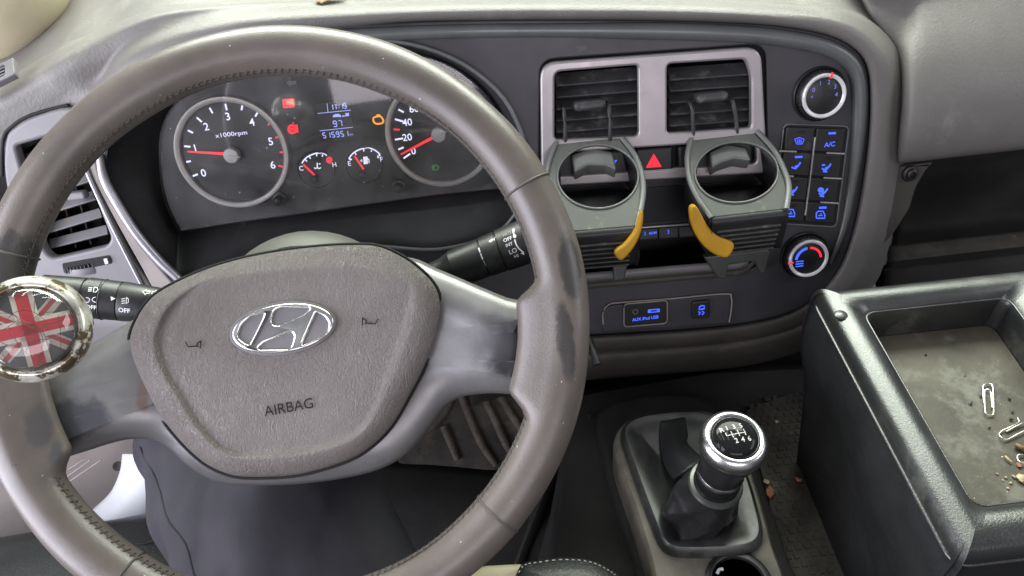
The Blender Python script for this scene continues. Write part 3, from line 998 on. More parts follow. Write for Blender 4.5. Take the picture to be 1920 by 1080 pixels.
M_ring2 = mat('knob_ring', (.72, .71, .72, 1), .3, metal=.1, var=.03)
K1, c1, r1 = knob(1535, 176, 41, math.radians(75))
kp = Plane(c1 + f.n * .0117, X, f.v)
M_bluedim = mat('dim_blue_print', (.1, .1, .3, 1), .5, var=0, emit=(.2, .24, .8, 1), estr=.55)
for s_, a_ in (('0', 152), ('1', 112), ('2', 72), ('3', 32), ('4', -6), ('*', 190)):
    t = math.radians(a_)
    q = kp.p(math.cos(t) * r1 * .56, math.sin(t) * r1 * .56 + r1 * .05)
    text('digit', s_, 0, 0, .0042, kp, 0, M_bluedim, K1, mapf=(lambda q: lambda x, y: q + X * x + f.v * y + f.n * .0002)(q))
K2, c2, r2 = knob(1507, 477, 37, math.radians(186))
kp2 = Plane(c2 + f.n * .0117, X, f.v)


def arc_obj(name, pl, cx, cy, r, a0, a1, wid, h, m, par, n=16):
    vs, fs = [], []
    for i in range(n + 1):
        t = math.radians(a0 + (a1 - a0) * i / n)
        for rr in (r - wid / 2, r + wid / 2):
            vs.append(pl.p(cx + math.cos(t) * rr, cy + math.sin(t) * rr, h))
    for i in range(n):
        fs.append((2 * i, 2 * i + 1, 2 * i + 3, 2 * i + 2))
    return obj(name, vs, fs, m, par, smooth=False)


arc_obj('cold_arc', kp2, 0, -.001, r2 * .62, 175, 98, .0028, .0003, M_blue, K2)
arc_obj('hot_arc', kp2, 0, -.001, r2 * .62, 85, 5, .0024, .0003, M_red, K2)
for q in range(3):
    a_ = kp2.p(-r2 * .58, -r2 * (.1 + .13 * q))
    box('blue_mark', a_ + X * .003 + f.n * .0002, X, f.v, f.n, .008, .0011, .0004, M_blue, K2, bev=.0001)

# ================================================================== INSTRUMENT CLUSTER
cf = f.off(-.048)
IC = thing('instrument_cluster', 'lit instrument cluster with rev counter, speedometer and blue display behind the wheel', 'instrument cluster', cf.at(640, 420))
clu_face = crom(CLU_F, True, 4)
plate('face', [clu_face], cf, -.006, 0, M_clu, IC, bev=.0005)


def cz(x, y):          # enlarged-view coordinates of the rev counter -> photo pixels
    return (320 + x / 4.696, 170 + y / 4.696)


def sz(x, y):
    return (560 + x / 4.909, 160 + y / 4.909)


def dial(name, label, cx, cy, rpx):
    r = rpx * cf.mpp(cx, cy)
    c = cf.at(cx, cy, 0)
    D = lathe(name, c, f.n, [(r * .98, -.001), (r * .98, .0008), (0, .0008)], M_dial, IC, n=64)
    D['label'] = label
    lathe('bezel_ring', c, f.n, [(r, 0), (r, .004), (r * .985, .0055), (r * .93, .0058), (r * .895, .0045), (r * .885, .0009)], M_ring, D, n=72, ring=True)
    return D, c, r


TA, tc_, tr_ = dial('tachometer', 'rev counter with red needle resting just below one', 437, 286, 105.5)
for a_, b_, red in [((195, 752), (240, 735), 0), ((138, 627), (178, 620), 0), ((120, 488), (175, 493), 0), ((152, 348), (198, 372), 0), ((230, 235), (275, 275), 0), ((343, 150), (370, 198), 0),
                    ((482, 115), (495, 172), 0), ((632, 130), (624, 172), 0), ((770, 185), (745, 228), 0), ((880, 283), (855, 303), 1), ((960, 402), (922, 415), 1), ((998, 540), (962, 543), 1), ((990, 670), (948, 660), 1)]:
    strokes('tick_mark', [[cz(*a_), cz(*b_)]], 3.4, cf, .0010, M_red if red else M_glow, TA, thick=.0003)
for s_, x, y in (('0', 290, 727), ('1', 217, 510), ('2', 315, 320), ('3', 505, 230), ('4', 717, 280), ('5', 882, 450), ('6', 900, 657)):
    text('numeral', s_, *cz(x, y), 14.5, cf, .0010, M_glow, TA, bold=.012)
text('lettering', 'x1000rpm', *cz(535, 383), 8.5, cf, .0010, M_glow, TA, stretch=1.25)


def needle(par, tip, root, tail, rh):
    h = .0062
    a_, b_ = cf.at(*tip, h), cf.at(*root, h)
    d = (b_ - a_).normalized()
    s_ = f.n.cross(d)
    vs = [a_ + s_ * .0007, a_ - s_ * .0007, b_ - s_ * .0015, b_ + s_ * .0015]
    vs = vs + [v + f.n * .001 for v in vs]
    obj('needle', vs, [(0, 1, 2, 3), (4, 5, 6, 7), (0, 1, 5, 4), (1, 2, 6, 5), (2, 3, 7, 6), (3, 0, 4, 7)], M_red, par, smooth=False)
    c = cf.at(*tail, .0008)
    r = rh * cf.mpp(*tail)
    hb = lathe('needle_hub', c, f.n, [(r, 0), (r, .006), (r * .9, .0078), (r * .5, .0086), (0, .0088)], M_hub, par, n=36)
    e_ = c + f.n * .0088
    box('hub_ridge', e_ + d * r * .45, d, f.n.cross(d), f.n, r * 1.7, .0012, .0014, M_hub, hb, bev=.0004)


needle(TA, cz(150, 535), cz(490, 555), cz(548, 560), 14.5)
SP_, sc_, sr_ = dial('speedometer', 'speedometer with red needle lying on zero', 827, 247, 104.5)
hubp = sz(1290, 445)
spc = cf.p(*cf.uv(*hubp, .001), .001)
for q in range(19):
    ang = math.radians(208.2 - 12.6 * q)
    d = X * math.cos(ang) + f.v * math.sin(ang)
    big = q % 2 == 0
    ln = .0085 if big else .006
    s_ = f.n.cross(d)
    p1 = sc_ + f.n * .0012 + d * sr_ * .84
    p0 = p1 - d * ln
    obj('tick_mark', [p0 + s_ * .0009, p1 + s_ * .0009, p1 - s_ * .0009, p0 - s_ * .0009], [(0, 1, 2, 3)], M_red if q == 3 else M_glow, SP_, smooth=False)
    if big:
        e_ = sc_ + d * sr_ * .615
        text('numeral', str(q * 10), 0, 0, .0072, cf, 0, M_glow, SP_, bold=.012, mapf=(lambda e: lambda x, y: e + X * x + f.v * y + f.n * .0013)(e_))
needle(SP_, sz(940, 635), sz(1235, 480), hubp, 14)
strokes('fog_lamp_symbol', [[(811, 309), (811, 319)], [(814, 309), (820, 310), (823, 314), (820, 318), (814, 319), (814, 309)]], 2.2, cf, .0011, M_green, SP_)

for nm, ctr, arc, nd, L_, base in (
        ('temperature_gauge', (593, 318), [(566, 306), (572, 298), (580, 292), (594, 287), (606, 288), (613, 292)], ((569, 308), (590, 328)), (('C', 565, 316), ('H', 627, 309)), (589, 335)),
        ('fuel_gauge', (683, 310), [(658, 300), (655, 296), (665, 285), (682, 278), (698, 279), (712, 289), (708, 296)], ((665, 292), (682, 317)), (('E', 655, 307), ('F', 715, 299)), (679, 327))):
    r = 34 * cf.mpp(*ctr)
    g_ = lathe(nm, cf.at(*ctr, 0), f.n, [(r * 1.02, -.001), (r * 1.02, .0015), (r, .0022), (r * .96, .0006), (0, .0006)], M_dial, IC, n=48)
    strokes('scale_arc', [crom(arc, False, 4)], 2.6, cf, .0012, M_glow, g_)
    for q in range(1, len(arc) - 1):
        x, y = arc[q]
        dx, dy = ctr[0] - x, ctr[1] + 6 - y
        l_ = math.hypot(dx, dy)
        strokes('tick_mark', [[(x, y), (x + dx / l_ * 6, y + dy / l_ * 6)]], 2.2, cf, .0012, M_glow, g_)
    for s_, x, y in L_:
        text('numeral', s_, x, y, 9, cf, .0024, M_glow, g_, bold=.01)
    strokes('needle', [list(nd)], 3.6, cf, .003, M_red, g_, thick=.0008)
    lathe('needle_hub', cf.at(*base, .0008), f.n, [(.0045, 0), (.0042, .004), (.003, .0052), (0, .0055)], M_black, g_, n=24)
    if nm[0] == 't':
        strokes('hot_mark', [], 1, cf, .0014, M_red, g_, polys=[ell(617.5, 300, 6, 6.5, 14)])
        strokes('coolant_symbol', [[(595, 305), (595, 314)], [(598, 307), (601, 307)], [(589, 314), (592, 316), (595, 314), (598, 316), (602, 314)]], 2.2, cf, .0012, M_glow, g_)
    else:
        strokes('pump_symbol', [[(689, 297), (692, 299), (692, 305)], [(676, 301), (679, 299), (679, 303), (676, 301)]], 1.8, cf, .0012, M_glow, g_, polys=[[(681, 294), (689, 293), (690, 307), (682, 308)]])

# digital display
LCD = plate('display', [[sz(150, 165), sz(470, 138), sz(520, 490), sz(205, 515)]], cf, .0002, .0012, M_lcd, IC, bev=.0003)
SEG = {'0': 'abcdef', '1': 'bc', '5': 'afgcd', '7': 'abc', '9': 'abcdfg'}


def seg(ch, x, y, hh, ww):
    A_, B_, C_, D_, E_, F_ = (x - ww / 2 - .6, y - hh / 2), (x + ww / 2 - .6, y - hh / 2), (x + ww / 2, y), (x + ww / 2 + .8, y + hh / 2), (x - ww / 2 + .8, y + hh / 2), (x - ww / 2, y)
    M = {'a': (A_, B_), 'b': (B_, C_), 'c': (C_, D_), 'd': (D_, E_), 'e': (E_, F_), 'f': (F_, A_), 'g': (F_, C_)}
    out = []
    for s_ in SEG[ch]:
        p, q = M[s_]
        out.append([(p[0] * .92 + q[0] * .08, p[1] * .92 + q[1] * .08), (q[0] * .92 + p[0] * .08, q[1] * .92 + p[1] * .08)])
    return out


for nm, st, x0, y0, dx, hh, ww in (('clock_digits', '11:19', 622, 200.5, 6.2, 9.5, 4.2), ('range_digits', '97', 628, 232, 10, 10.5, 6), ('odometer_digits', '515951', 608, 253.8, 8.4, 9.5, 5)):
    L_ = []
    for q, ch in enumerate(st):
        x, y = x0 + q * dx, y0 - .09 * q * dx
        if ch == ':':
            L_ += [[(x + 1, y - 2.6), (x + 2.2, y - 2.6)], [(x + 1.2, y + 2), (x + 2.4, y + 2)]]
        else:
            L_ += seg(ch, x, y, hh, ww)
    strokes(nm, L_, 1.7, cf, .0014, M_bluelcd, LCD)
strokes('display_lines', [[sz(175, 258), sz(480, 228)], [sz(195, 418), sz(498, 385)], [sz(262, 165), sz(270, 245)]], 1.2, cf, .0014, M_bluelcd, LCD)
strokes('car_symbol', [[sz(400, 283), sz(425, 281)]], 2.2, cf, .0014, M_bluelcd, LCD, polys=[[sz(315, 292), sz(315, 278), sz(335, 264), sz(370, 262), sz(392, 278), sz(392, 290)], [sz(430, 285), sz(430, 256), sz(462, 253), sz(464, 282)]])
text('unit', 'km', 659, 252, 4, cf, .0014, M_bluelcd, LCD)
# warning lamps and printed outlines
strokes('battery_lamp', [], 1, cf, .0008, M_red, IC, polys=[rp([(529, 186), (551, 184), (553, 201), (531, 203)], 3, 3)])
strokes('battery_print', [[(533, 193), (549, 191.5)], [(534, 198), (538, 197.6)], [(545, 197), (549, 196.6)]], 1.3, cf, .0014, M_clu, IC)
strokes('engine_oil_lamp', [], 1, cf, .0008, M_red, IC, polys=[ell(548, 242, 9, 9.5, 14), [(540, 236), (558, 233), (560, 248), (542, 250)]])
strokes('engine_oil_print', [[(544, 239), (552, 238)], [(544, 245), (552, 246)]], 1.5, cf, .0014, M_clu, IC)
strokes('engine_lamp', [crom([(700, 222), (704, 219), (713, 218), (717, 222), (719, 227), (716, 231), (706, 232), (701, 228)], True, 3) + [(700, 222)], [(706, 216), (713, 215.5)]], 3.2, cf, .0008, M_amber, IC)
strokes('turn_arrow', [], 1, cf, .0008, M_faint, IC, polys=[[(537, 155), (545, 148), (545, 152), (556, 151), (556, 158), (545, 159), (545, 163)]])
strokes('arrow_outline', [crom([(533, 146), (530, 155), (534, 163), (544, 168)], False, 4), crom([(578, 146), (580, 158), (590, 163), (640, 160)], False, 4)], 3, cf, .0008, M_lcd, IC)
strokes('face_step', [crom([(545, 282), (580, 272), (640, 266), (722, 259)], False, 4)], 1.6, cf, .0008, M_lcd, IC)
for x, y in ((525, 372), (748, 349)):
    lathe('trip_button', cf.at(x, y, 0), f.n, [(.0075, 0), (.0072, .0025), (.0045, .003), (.0042, .0125), (.003, .0135), (0, .0135)], M_black, IC, n=28)
plate('lens', [crom([(x + (641 - x) * .012, y + (270 - y) * .012) for x, y in CLU_F], True, 4)], f, -.0335, -.032, M_lens, IC, bev=.0004)

# ================================================================== STEERING COLUMN + STALKS
SCOL = thing('steering_column', 'greenish grey column shroud emerging behind the steering wheel hub', 'steering column', WHC - WHN * .13)
pts_ = [WHC - WHN * q for q in (.040, .055, .075, .11, .17, .25)]
tube('shroud', pts_, [.060, .071, .076, .076, .074, .072], M_shroud, SCOL, n=48, flat=1.0, k=3)
tube('steering_shaft', [WHC - WHN * q for q in (.02, .05, .30, .62)], [.03, .026, .02, .016], M_black, SCOL, n=20, k=2)


class Stalk:
    """A switch stalk: lathe about its own axis; lettering is wrapped round its surface."""
    def __init__(s, p0, p1):
        s.p0, s.u = p0, (p1 - p0).normalized()
        vd = (CAM - (p0 + p1) / 2).normalized()
        s.n = (vd - s.u * vd.dot(s.u)).normalized()
        s.v = s.n.cross(s.u)
        s.L = (p1 - p0).length

    def cyl(s, px, py, r):
        pl = Plane(s.p0, s.u, s.v)
        a, b = pl.uv(px, py, r * .9)
        b = max(-r * .98, min(r * .98, b))
        ph0 = math.asin(b / r)
        return lambda x, y: s.p0 + s.u * (a + x) + (s.n * math.cos(ph0 + y / r) + s.v * math.sin(ph0 + y / r)) * (r + .0003)

    def lathe(s, nm, prof, m, par, **k):
        return lathe(nm, s.p0, s.u, [(r, t * s.L) for t, r in prof], m, par, **k)

    def marks(s, nm, lines, wid, r, m, par, polys=()):
        vs, fs = [], []
        for ln in lines:
            sp = ribbon_splines(ln, wid)
            n = len(sp) // 2
            b0 = len(vs)
            vs += [s.cyl(x, y, r)(0, 0) for x, y in sp]
            for i in range(n - 1):
                fs.append((b0 + i, b0 + i + 1, b0 + 2 * n - 2 - i, b0 + 2 * n - 1 - i))
        for pg in polys:
            b0 = len(vs)
            vs += [s.cyl(x, y, r)(0, 0) for x, y in pg]
            fs.append(tuple(range(b0, b0 + len(pg))))
        return obj(nm, vs, fs, m, par, smooth=False)


LS = thing('light_switch_stalk', 'black light switch stalk with white lamp symbols beside the flag knob', 'stalk', dep(330, 580, .60))
st = Stalk(dep(70, 548, .575), dep(420, 585, .600))
st.lathe('stalk_body', [(.02, .010), (.03, .0145), (.25, .0158), (.255, .0150), (.262, .0150)], M_black, LS, n=36)
st.lathe('light_ring', [(.265, .0155), (.268, .0163), (.342, .0162), (.345, .0158)], M_black, LS, n=36)
st.lathe('stalk_collar', [(.346, .0156), (.348, .0165), (.352, .0165), (.356, .0160), (.44, .0158), (.442, .0152), (.446, .0152)], M_black, LS, n=36)
st.lathe('fog_ring', [(.448, .0158), (.452, .0161), (.66, .0140), (.8, .011), (1, .009)], M_black, LS, n=36)
st.lathe('ring_line', [(.349, .0164), (.351, .0167), (.353, .0164)], M_panel, LS, n=36)
rl = .0163
text('lettering', 'AUTO', 0, 0, .0030, None, 0, M_faint, LS, mapf=st.cyl(176, 529, rl))
text('lettering', 'OFF', 0, 0, .0032, None, 0, M_white, LS, mapf=st.cyl(171, 576, rl), bold=.02)
text('lettering', 'OFF', 0, 0, .0036, None, 0, M_white, LS, mapf=st.cyl(233, 582, .0160), bold=.03)
st.marks('headlamp_symbol', [[(166, 540), (173, 540)], [(166, 543), (173, 543)], [(166, 546), (173, 546)], [(176, 539), (181, 539), (184, 543), (181, 548), (176, 548), (176, 539)]], 1.3, rl, M_white, LS)
st.marks('side_lamp_symbol', [[(163, 558), (168, 559), (170, 562), (168, 566), (163, 567)], [(181, 557), (176, 559), (174, 562), (176, 565), (181, 567)]], 1.3, rl, M_white, LS)
st.marks('fog_symbol', [[(229, 561), (236, 560)], [(229, 565), (236, 564)], [(229, 569), (236, 568)], [(238, 558), (242, 561), (242, 567), (238, 570), (238, 558)]], 1.4, .0160, M_white, LS)
st.marks('pointer_mark', [], 1, .0160, M_white, LS, polys=[[(209, 556), (218, 560), (210, 564)]])
st.marks('turn_arrows', [[(266, 547), (273, 543), (273, 546), (280, 546), (280, 550), (273, 550), (273, 553), (266, 547)], [(297, 549), (290, 544), (290, 547), (284, 547), (284, 551), (290, 551), (290, 555), (297, 549)]], 1.2, .0155, M_white, LS)

WS = thing('wiper_stalk', 'black wiper switch stalk with MIST, OFF, INT, LO, HI lettering reaching under the rim', 'stalk', dep(800, 520, .62))
ws = Stalk(dep(745, 545, .635), dep(1040, 432, .625))
ws.lathe('stalk_body', [(0, .011), (.22, .0125), (.30, .013), (.36, .0158), (.365, .0165), (.55, .0172), (.552, .0165), (.556, .0165)], M_black, WS, n=36)
ws.lathe('interval_ring', [(.558, .0170), (.562, .0176), (.655, .0180), (.658, .0172), (.662, .0172)], M_black, WS, n=36)
ws.lathe('wiper_ring', [(.664, .0178), (.668, .0186), (.86, .0195), (.93, .019), (.96, .012)], M_black, WS, n=36)
rw = .0182
for q, (x, y, s_, hh) in enumerate([(951, 439, 'MIST', .0028), (952, 449, 'OFF', .0032), (955, 459, 'INT', .0028), (962, 471, 'LO', .0040), (968, 480, 'HI', .0030)]):
    text('lettering', s_, 0, 0, hh, None, 0, M_white if q != 0 else M_seam, WS, mapf=ws.cyl(x, y, .0190), bold=.01)
text('lettering', 'INT', 0, 0, .0026, None, 0, M_white, WS, mapf=ws.cyl(926, 449, .0178), bold=.02)
ws.marks('pointer_mark', [], 1, .0178, M_white, WS, polys=[[(916, 453), (920, 450), (921, 455)]])
ws.marks('speed_arrow', [crom([(965, 449), (970, 462), (980, 472)], False, 4), [(962, 433), (963, 437), (964, 443)]], 2.6, .0192, M_white, WS, polys=[[(976, 475), (982, 471), (983, 478)], ell(963, 432, 2.6, 3.0, 10), ell(965, 443, 3.2, 3.4, 10)])
for q, pg in enumerate([[(893, 467), (907, 460), (909, 469), (897, 475)], [(898, 477), (910, 471), (913, 481), (904, 487)], [(906, 489), (914, 484), (918, 494), (911, 498)], [(914, 500), (920, 496), (926, 503), (921, 506)]]):
    ws.marks('interval_mark', [], 1, .0168, M_white, WS, polys=[pg])
for q in range(7):
    ws.marks('grip_rib', [[(922 + q * 3.6, 491 - q * 1.9), (928 + q * 3.4, 502 - q * 2.2)]], 1.2, .0182, M_slat, WS)

# ================================================================== STEERING WHEEL
Wp = WHL


def rel(x, y, h=0):
    return tuple(Wp.at(x, y, h) - WHC)


def th(x, y, h=0):
    a, b = Wp.uv(x, y, h)
    return math.atan2(b, a)


DKL = (.044, .040, .038, 1)
M_rim = mat('rim_leather', (.104, .089, .078, 1), .31, specks=.004, grain=.18, gscale=900, var=.10, vscale=16, rvar=.1, dirt=(.105, .092, .085, 1), damt=.33, dscale=20, patches=[
    (rel(1068, 500, .012), .008, (1.1, .36, .36), DKL, .2), (rel(1060, 640, .012), .007, (1.2, .30, .30), DKL, .2),
    (rel(30, 520, .01), .022, (1, .75, .75), DKL, .15), (rel(66, 800, .012), .008, (1, .5, .5), (.066, .062, .060, 1), .3), (rel(100, 850, .01), .004, (1, .45, .45), (.075, .073, .076, 1), .3)])
M_spoke = mat('spoke_silver', (.19, .185, .185, 1), .36, metal=.45, grain=.08, gscale=900, var=.08, vscale=20, dirt=(.16, .14, .12, 1), damt=.30, dscale=25, patches=[
    (rel(905, 694, -.005), .0065, (.42, 1.6, 1.6), (.012, .012, .014, 1), .3), (rel(955, 680, -.004), .010, (.6, .9, .9), (.02, .02, .022, 1), .5),
    (rel(955, 635, -.004), .016, (.6, .9, .9), (.065, .063, .068, 1), .8), (rel(178, 690, -.005), .009, (.7, 1.6, 1.6), (.015, .015, .017, 1), .7),
    (rel(140, 790, -.005), .018, (.75, 1.2, 1.2), (.075, .077, .085, 1), .25), (rel(262, 745, -.015), .006, (1.6, .5, .5), (.17, .13, .11, 1), .4)])
SW = thing('steering_wheel', 'worn taupe leather steering wheel with silver spokes and oval H emblem', 'steering wheel', WHC)
a1, a2 = th(978, 735), th(975, 568)
b1, b2 = th(85, 690), th(105, 852)
NT, NP = 300, 28


def bump(t, lo, hi, soft=.09):
    lo, hi = min(lo, hi), max(lo, hi)
    m_ = (lo + hi) / 2
    d = abs((t - m_ + math.pi) % (2 * math.pi) - math.pi)
    q = 1 - min(1, max(0, (d - (hi - lo) / 2 + .0) / soft))
    return q * q * (3 - 2 * q)


bl_, bh_ = sorted([b1 % (2 * math.pi), b2 % (2 * math.pi)])
vs, fs = [], []
for i in range(NT):
    t = 2 * math.pi * i / NT
    fl = .0155 * bump(t, a1, a2) + .0145 * bump(t, bl_, bh_)
    d = Wp.u * math.cos(t) + Wp.v * math.sin(t)
    wob = .00025 * math.sin(t * 7) + .0002 * math.sin(t * 13 + 1)
    for j in range(NP):
        p = 2 * math.pi * j / NP
        cx, sx = math.cos(p), math.sin(p)
        rr = .0168 + wob + (fl * max(0, -cx) if cx < 0 else 0)
        hh = .0158 - (.004 * fl / .0155 if cx < -.3 else 0) * max(0, -cx)
        vs.append(WHC + d * (.19 + cx * rr) + Wp.n * (sx * hh))
for i in range(NT):
    for j in range(NP):
        fs.append((i * NP + j, i * NP + (j + 1) % NP, ((i + 1) % NT) * NP + (j + 1) % NP, ((i + 1) % NT) * NP + j))
RIM = obj('rim', vs, fs, M_rim, SW, sharp=80)


def sec(t, grow):
    d = Wp.u * math.cos(t) + Wp.v * math.sin(t)
    return [WHC + d * (.19 + math.cos(2 * math.pi * j / 24) * (.0168 + grow)) + Wp.n * (math.sin(2 * math.pi * j / 24) * (.0158 + grow)) for j in range(24)]


M_seamdark = mat('seam_dark', (.060, .052, .046, 1), .6, var=.1)
for x, y in ((985, 352), (940, 968), (250, 1062), (38, 478)):
    tube('leather_seam', sec(th(x, y), .0001), .0009, M_seamdark, RIM, n=8, closed=True, k=1)
# thread along the inner edge
vs, fs = [], []
for i in range(230):
    t = 2 * math.pi * (i + .5) / 230
    if bump(t, a1, a2) > .1 or bump(t, bl_, bh_) > .1:
        continue
    d = Wp.u * math.cos(t) + Wp.v * math.sin(t)
    e = Wp.v * math.cos(t) - Wp.u * math.sin(t)
    ph = math.radians(163)
    nrm = d * math.cos(ph) + Wp.n * math.sin(ph)
    tg = Wp.n * math.cos(ph) - d * math.sin(ph)
    c = WHC + d * (.19 + math.cos(ph) * .0170) + Wp.n * (math.sin(ph) * .0160)
    sl = (tg * .0026 + e * .0011 * (1 if i % 2 else .4))
    b0 = len(vs)
    wd = e * .00045
    for s1 in (-1, 1):
        for s2 in (-1, 1):
            vs += [c + sl * s1 + wd * s2, c + sl * s1 * .8 + wd * s2 + nrm * .0007]
    fs += [(b0, b0 + 2, b0 + 3, b0 + 1), (b0 + 4, b0 + 5, b0 + 7, b0 + 6), (b0 + 1, b0 + 3, b0 + 7, b0 + 5), (b0, b0 + 1, b0 + 5, b0 + 4), (b0 + 2, b0 + 6, b0 + 7, b0 + 3)]
obj('stitching', vs, fs, M_seamdark, RIM, smooth=False, kind='stuff')
tube('seam_groove', [WHC + (Wp.u * math.cos(t) + Wp.v * math.sin(t)) * (.19 - .0160) + Wp.n * .0049 for t in [2 * math.pi * i / 120 for i in range(120)]], .0007, M_seamdark, RIM, n=6, closed=True, k=1)

SPK = [(815, 500), (850, 515), (900, 537), (950, 558), (1000, 575), (1012, 640), (1005, 722), (975, 738), (930, 737), (890, 740), (860, 747), (835, 765), (808, 800), (780, 833), (740, 868), (690, 890), (620, 905), (540, 914), (460, 915),
       (410, 911), (368, 893), (336, 870), (308, 843), (282, 828), (252, 824), (220, 828), (165, 845), (110, 862), (70, 870), (52, 800), (50, 730), (72, 700), (130, 670), (190, 632), (250, 590), (300, 548), (400, 510), (550, 480), (700, 475), (770, 480)]


def hsp(a, b):
    r = math.hypot(a, b)
    q = min(1, max(0, (r - .085) / .08))
    return .018 * q * q * (3 - 2 * q)


dome('spoke_cover', crom(SPK, True, 4), Wp, [(.006, -.050), (.001, -.044), (0, -.041), (.003, -.0362), (.008, -.0315), (.0135, -.0280), (.0185, -.0260), (.0235, -.0248)], [(.93, -.025), (.8, -.0245), (.65, -.024), (.5, -.024), (.3, -.024)], M_spoke, SW, href=-.026, cen=(530, 650), hf=hsp, sharp=60)

BA = [(300, 546), (350, 520), (400, 500), (460, 483), (530, 470), (600, 462), (660, 459), (710, 462), (760, 485), (798, 515), (820, 545), (826, 585), (815, 640), (795, 690), (770, 738), (735, 798), (690, 842), (640, 868), (560, 890), (480, 895),
      (430, 890), (380, 866), (330, 818), (290, 762), (255, 690), (243, 640), (255, 600), (275, 568)]
BB = [(335, 560), (370, 535), (410, 520), (465, 508), (530, 500), (600, 495), (655, 495), (700, 500), (742, 515), (766, 530), (772, 550), (768, 580), (756, 620), (742, 660), (728, 700), (705, 755), (680, 800), (640, 826), (560, 846), (480, 852),
      (440, 852), (405, 836), (368, 795), (340, 750), (305, 690), (292, 645), (298, 615), (312, 585)]
cB = np.array((531, 650.))
loops = []
# the face is moulded in below a raised collar; towards the top of the pad the step runs out
for (w_, sh, hr, hflat) in ((0, 1.0, -.036, -.036), (0, .998, -.023, -.023), (.03, 1, -.0190, -.0195), (.12, 1, -.0165, -.0178), (.45, 1, -.0122, -.0145), (.76, 1, -.0096, -.0122), (.90, 1, -.0092, -.0113), (.98, 1, -.0102, -.0109),
                            (1.07, 1, -.0119, -.0104), (1.13, 1, -.0123, -.0100), (1.28, 1, -.0118, -.0096)):
    lp, hs = [], []
    for A_, B_ in zip(BA, BB):
        q = np.array(A_) * (1 - w_) + np.array(B_) * w_
        q = cB + (q - cB) * sh
        kk = min(1, max(0, (q[1] - 505) / 75))
        kk = kk * kk * (3 - 2 * kk)
        lp.append((q[0], q[1], hr * kk + hflat * (1 - kk)))
    loops.append(lp)
last = [np.array(q) for q in loops[-1]]
cC = np.array((531, 650., -.0088))
for fr in (.8, .6, .4, .2, .03):
    loops.append([tuple(np.array((cC[0] + (q[0] - cC[0]) * fr, cC[1] + (q[1] - cC[1]) * fr, cC[2] + (q[2] - cC[2]) * fr * fr))) for q in last])
vs, fs = [], []
for lp in loops:
    cl = crom([tuple(q) for q in lp], True, 5)
    vs += [Wp.at(x, y, h) for x, y, h in cl]
n_ = len(cl)
for i in range(len(loops) - 1):
    for j in range(n_):
        fs.append((i * n_ + j, i * n_ + (j + 1) % n_, (i + 1) * n_ + (j + 1) % n_, (i + 1) * n_ + j))
fs.append(tuple(range((len(loops) - 1) * n_, len(loops) * n_)))
fs.append(tuple(range(n_)))
BAG = obj('airbag_cover', vs, fs, M_bag, SW, sharp=75)
tube('cover_gap', [Wp.at(x, y, -.0235) for x, y in crom([tuple(cB + (np.array(q) - cB) * 1.006) for q in BA], True, 4)], .0012, M_cavity, SW, n=8, closed=True, k=1)


def ez(x, y):
    return (400 + x / 3.858, 520 + y / 3.858)


eo = ell(529.8, 615.6, 96.5, 46, 56, math.radians(-8.6))
EH = [[(175, 420), (200, 345), (270, 280), (365, 258), (350, 300), (255, 490), (215, 470), (180, 440)],
      [(440, 240), (480, 224), (690, 220), (690, 235), (650, 270), (470, 350), (425, 343), (417, 310)],
      [(322, 513), (360, 477), (540, 397), (573, 402), (580, 430), (560, 498), (540, 518), (332, 523)],
      [(745, 257), (800, 282), (832, 330), (825, 380), (780, 428), (642, 490), (642, 475), (735, 264)]]
EM = plate('emblem', [eo] + [rp([ez(*q) for q in h], 4, 3) for h in EH], Wp, -.0094, -.0054, M_emblem, SW, bev=.0014)
EM['label'] = 'chrome oval emblem with slanted letter H'
plate('emblem_base', [ell(529.8, 615.6, 101, 50, 48, math.radians(-8.6))], Wp, -.0110, -.0076, M_panel, EM, bev=.0010)
M_print = mat('moulded_mark', (.022, .016, .014, 1), .9, var=0, spec=.1)
text('airbag_lettering', 'AIRBAG', 543, 764, 20, Wp, -.0102, M_print, SW, rot=math.radians(1.5), stretch=.98, bold=.0, deep=.0014)
for x, y, sg in ((695, 603, 1), (362, 646, -1)):
    strokes('horn_mark', [[(x - 15 * sg, y - 7), (x - 15 * sg, y + 7), (x - 9 * sg, y + 3), (x + 9 * sg, y + 4), (x + 14 * sg, y - 5)], [(x - 15 * sg, y - 7), (x - 8 * sg, y - 2), (x - 8 * sg, y + 3)]], 2.4, Wp, -.0094, M_print, SW)

# ================================================================== SPINNER KNOB ON THE RIM
KC = dep(60, 617, .425)
KN = (CAM - KC).normalized() * .75 + WHN * .25
KP = Plane(KC, X - KN * X.dot(KN.normalized()), KN.cross(X))
SK = thing('spinner_knob', 'chipped chrome spinner knob with a red, white and blue flag under cracked clear plastic', 'spinner knob', KC - KP.n * .03)
M_peel = mat('peeling_chrome', (.70, .67, .58, 1), .22, metal=.55, var=.3, vscale=60, rvar=.12, dirt=(.13, .10, .055, 1), damt=.46, dscale=75, dedge=.03)
lathe('chrome_ring', KC, KP.n, [(.016, -.022), (.026, -.016), (.0302, -.008), (.0312, -.003), (.0305, .002), (.0285, .0058), (.0262, .0072), (.0245, .0068), (.0238, .0052)], M_peel, SK, n=64, k=3, ring=True)
lathe('clamp', KC - KP.n * .022, -KP.n, [(.014, 0), (.014, .006), (.018, .010), (.018, .022), (0, .022)], M_black, SK, n=32)
FR = .0222
FP = KP.rot(math.radians(8))
M_fred = mat('flag_red', (.64, .015, .035, 1), .5, var=.1, vscale=100)
M_fwhite = mat('flag_white', (.80, .76, .67, 1), .5, var=.1, vscale=120)
M_fblue = mat('flag_blue', (.055, .065, .085, 1), .5, var=.2, vscale=100)
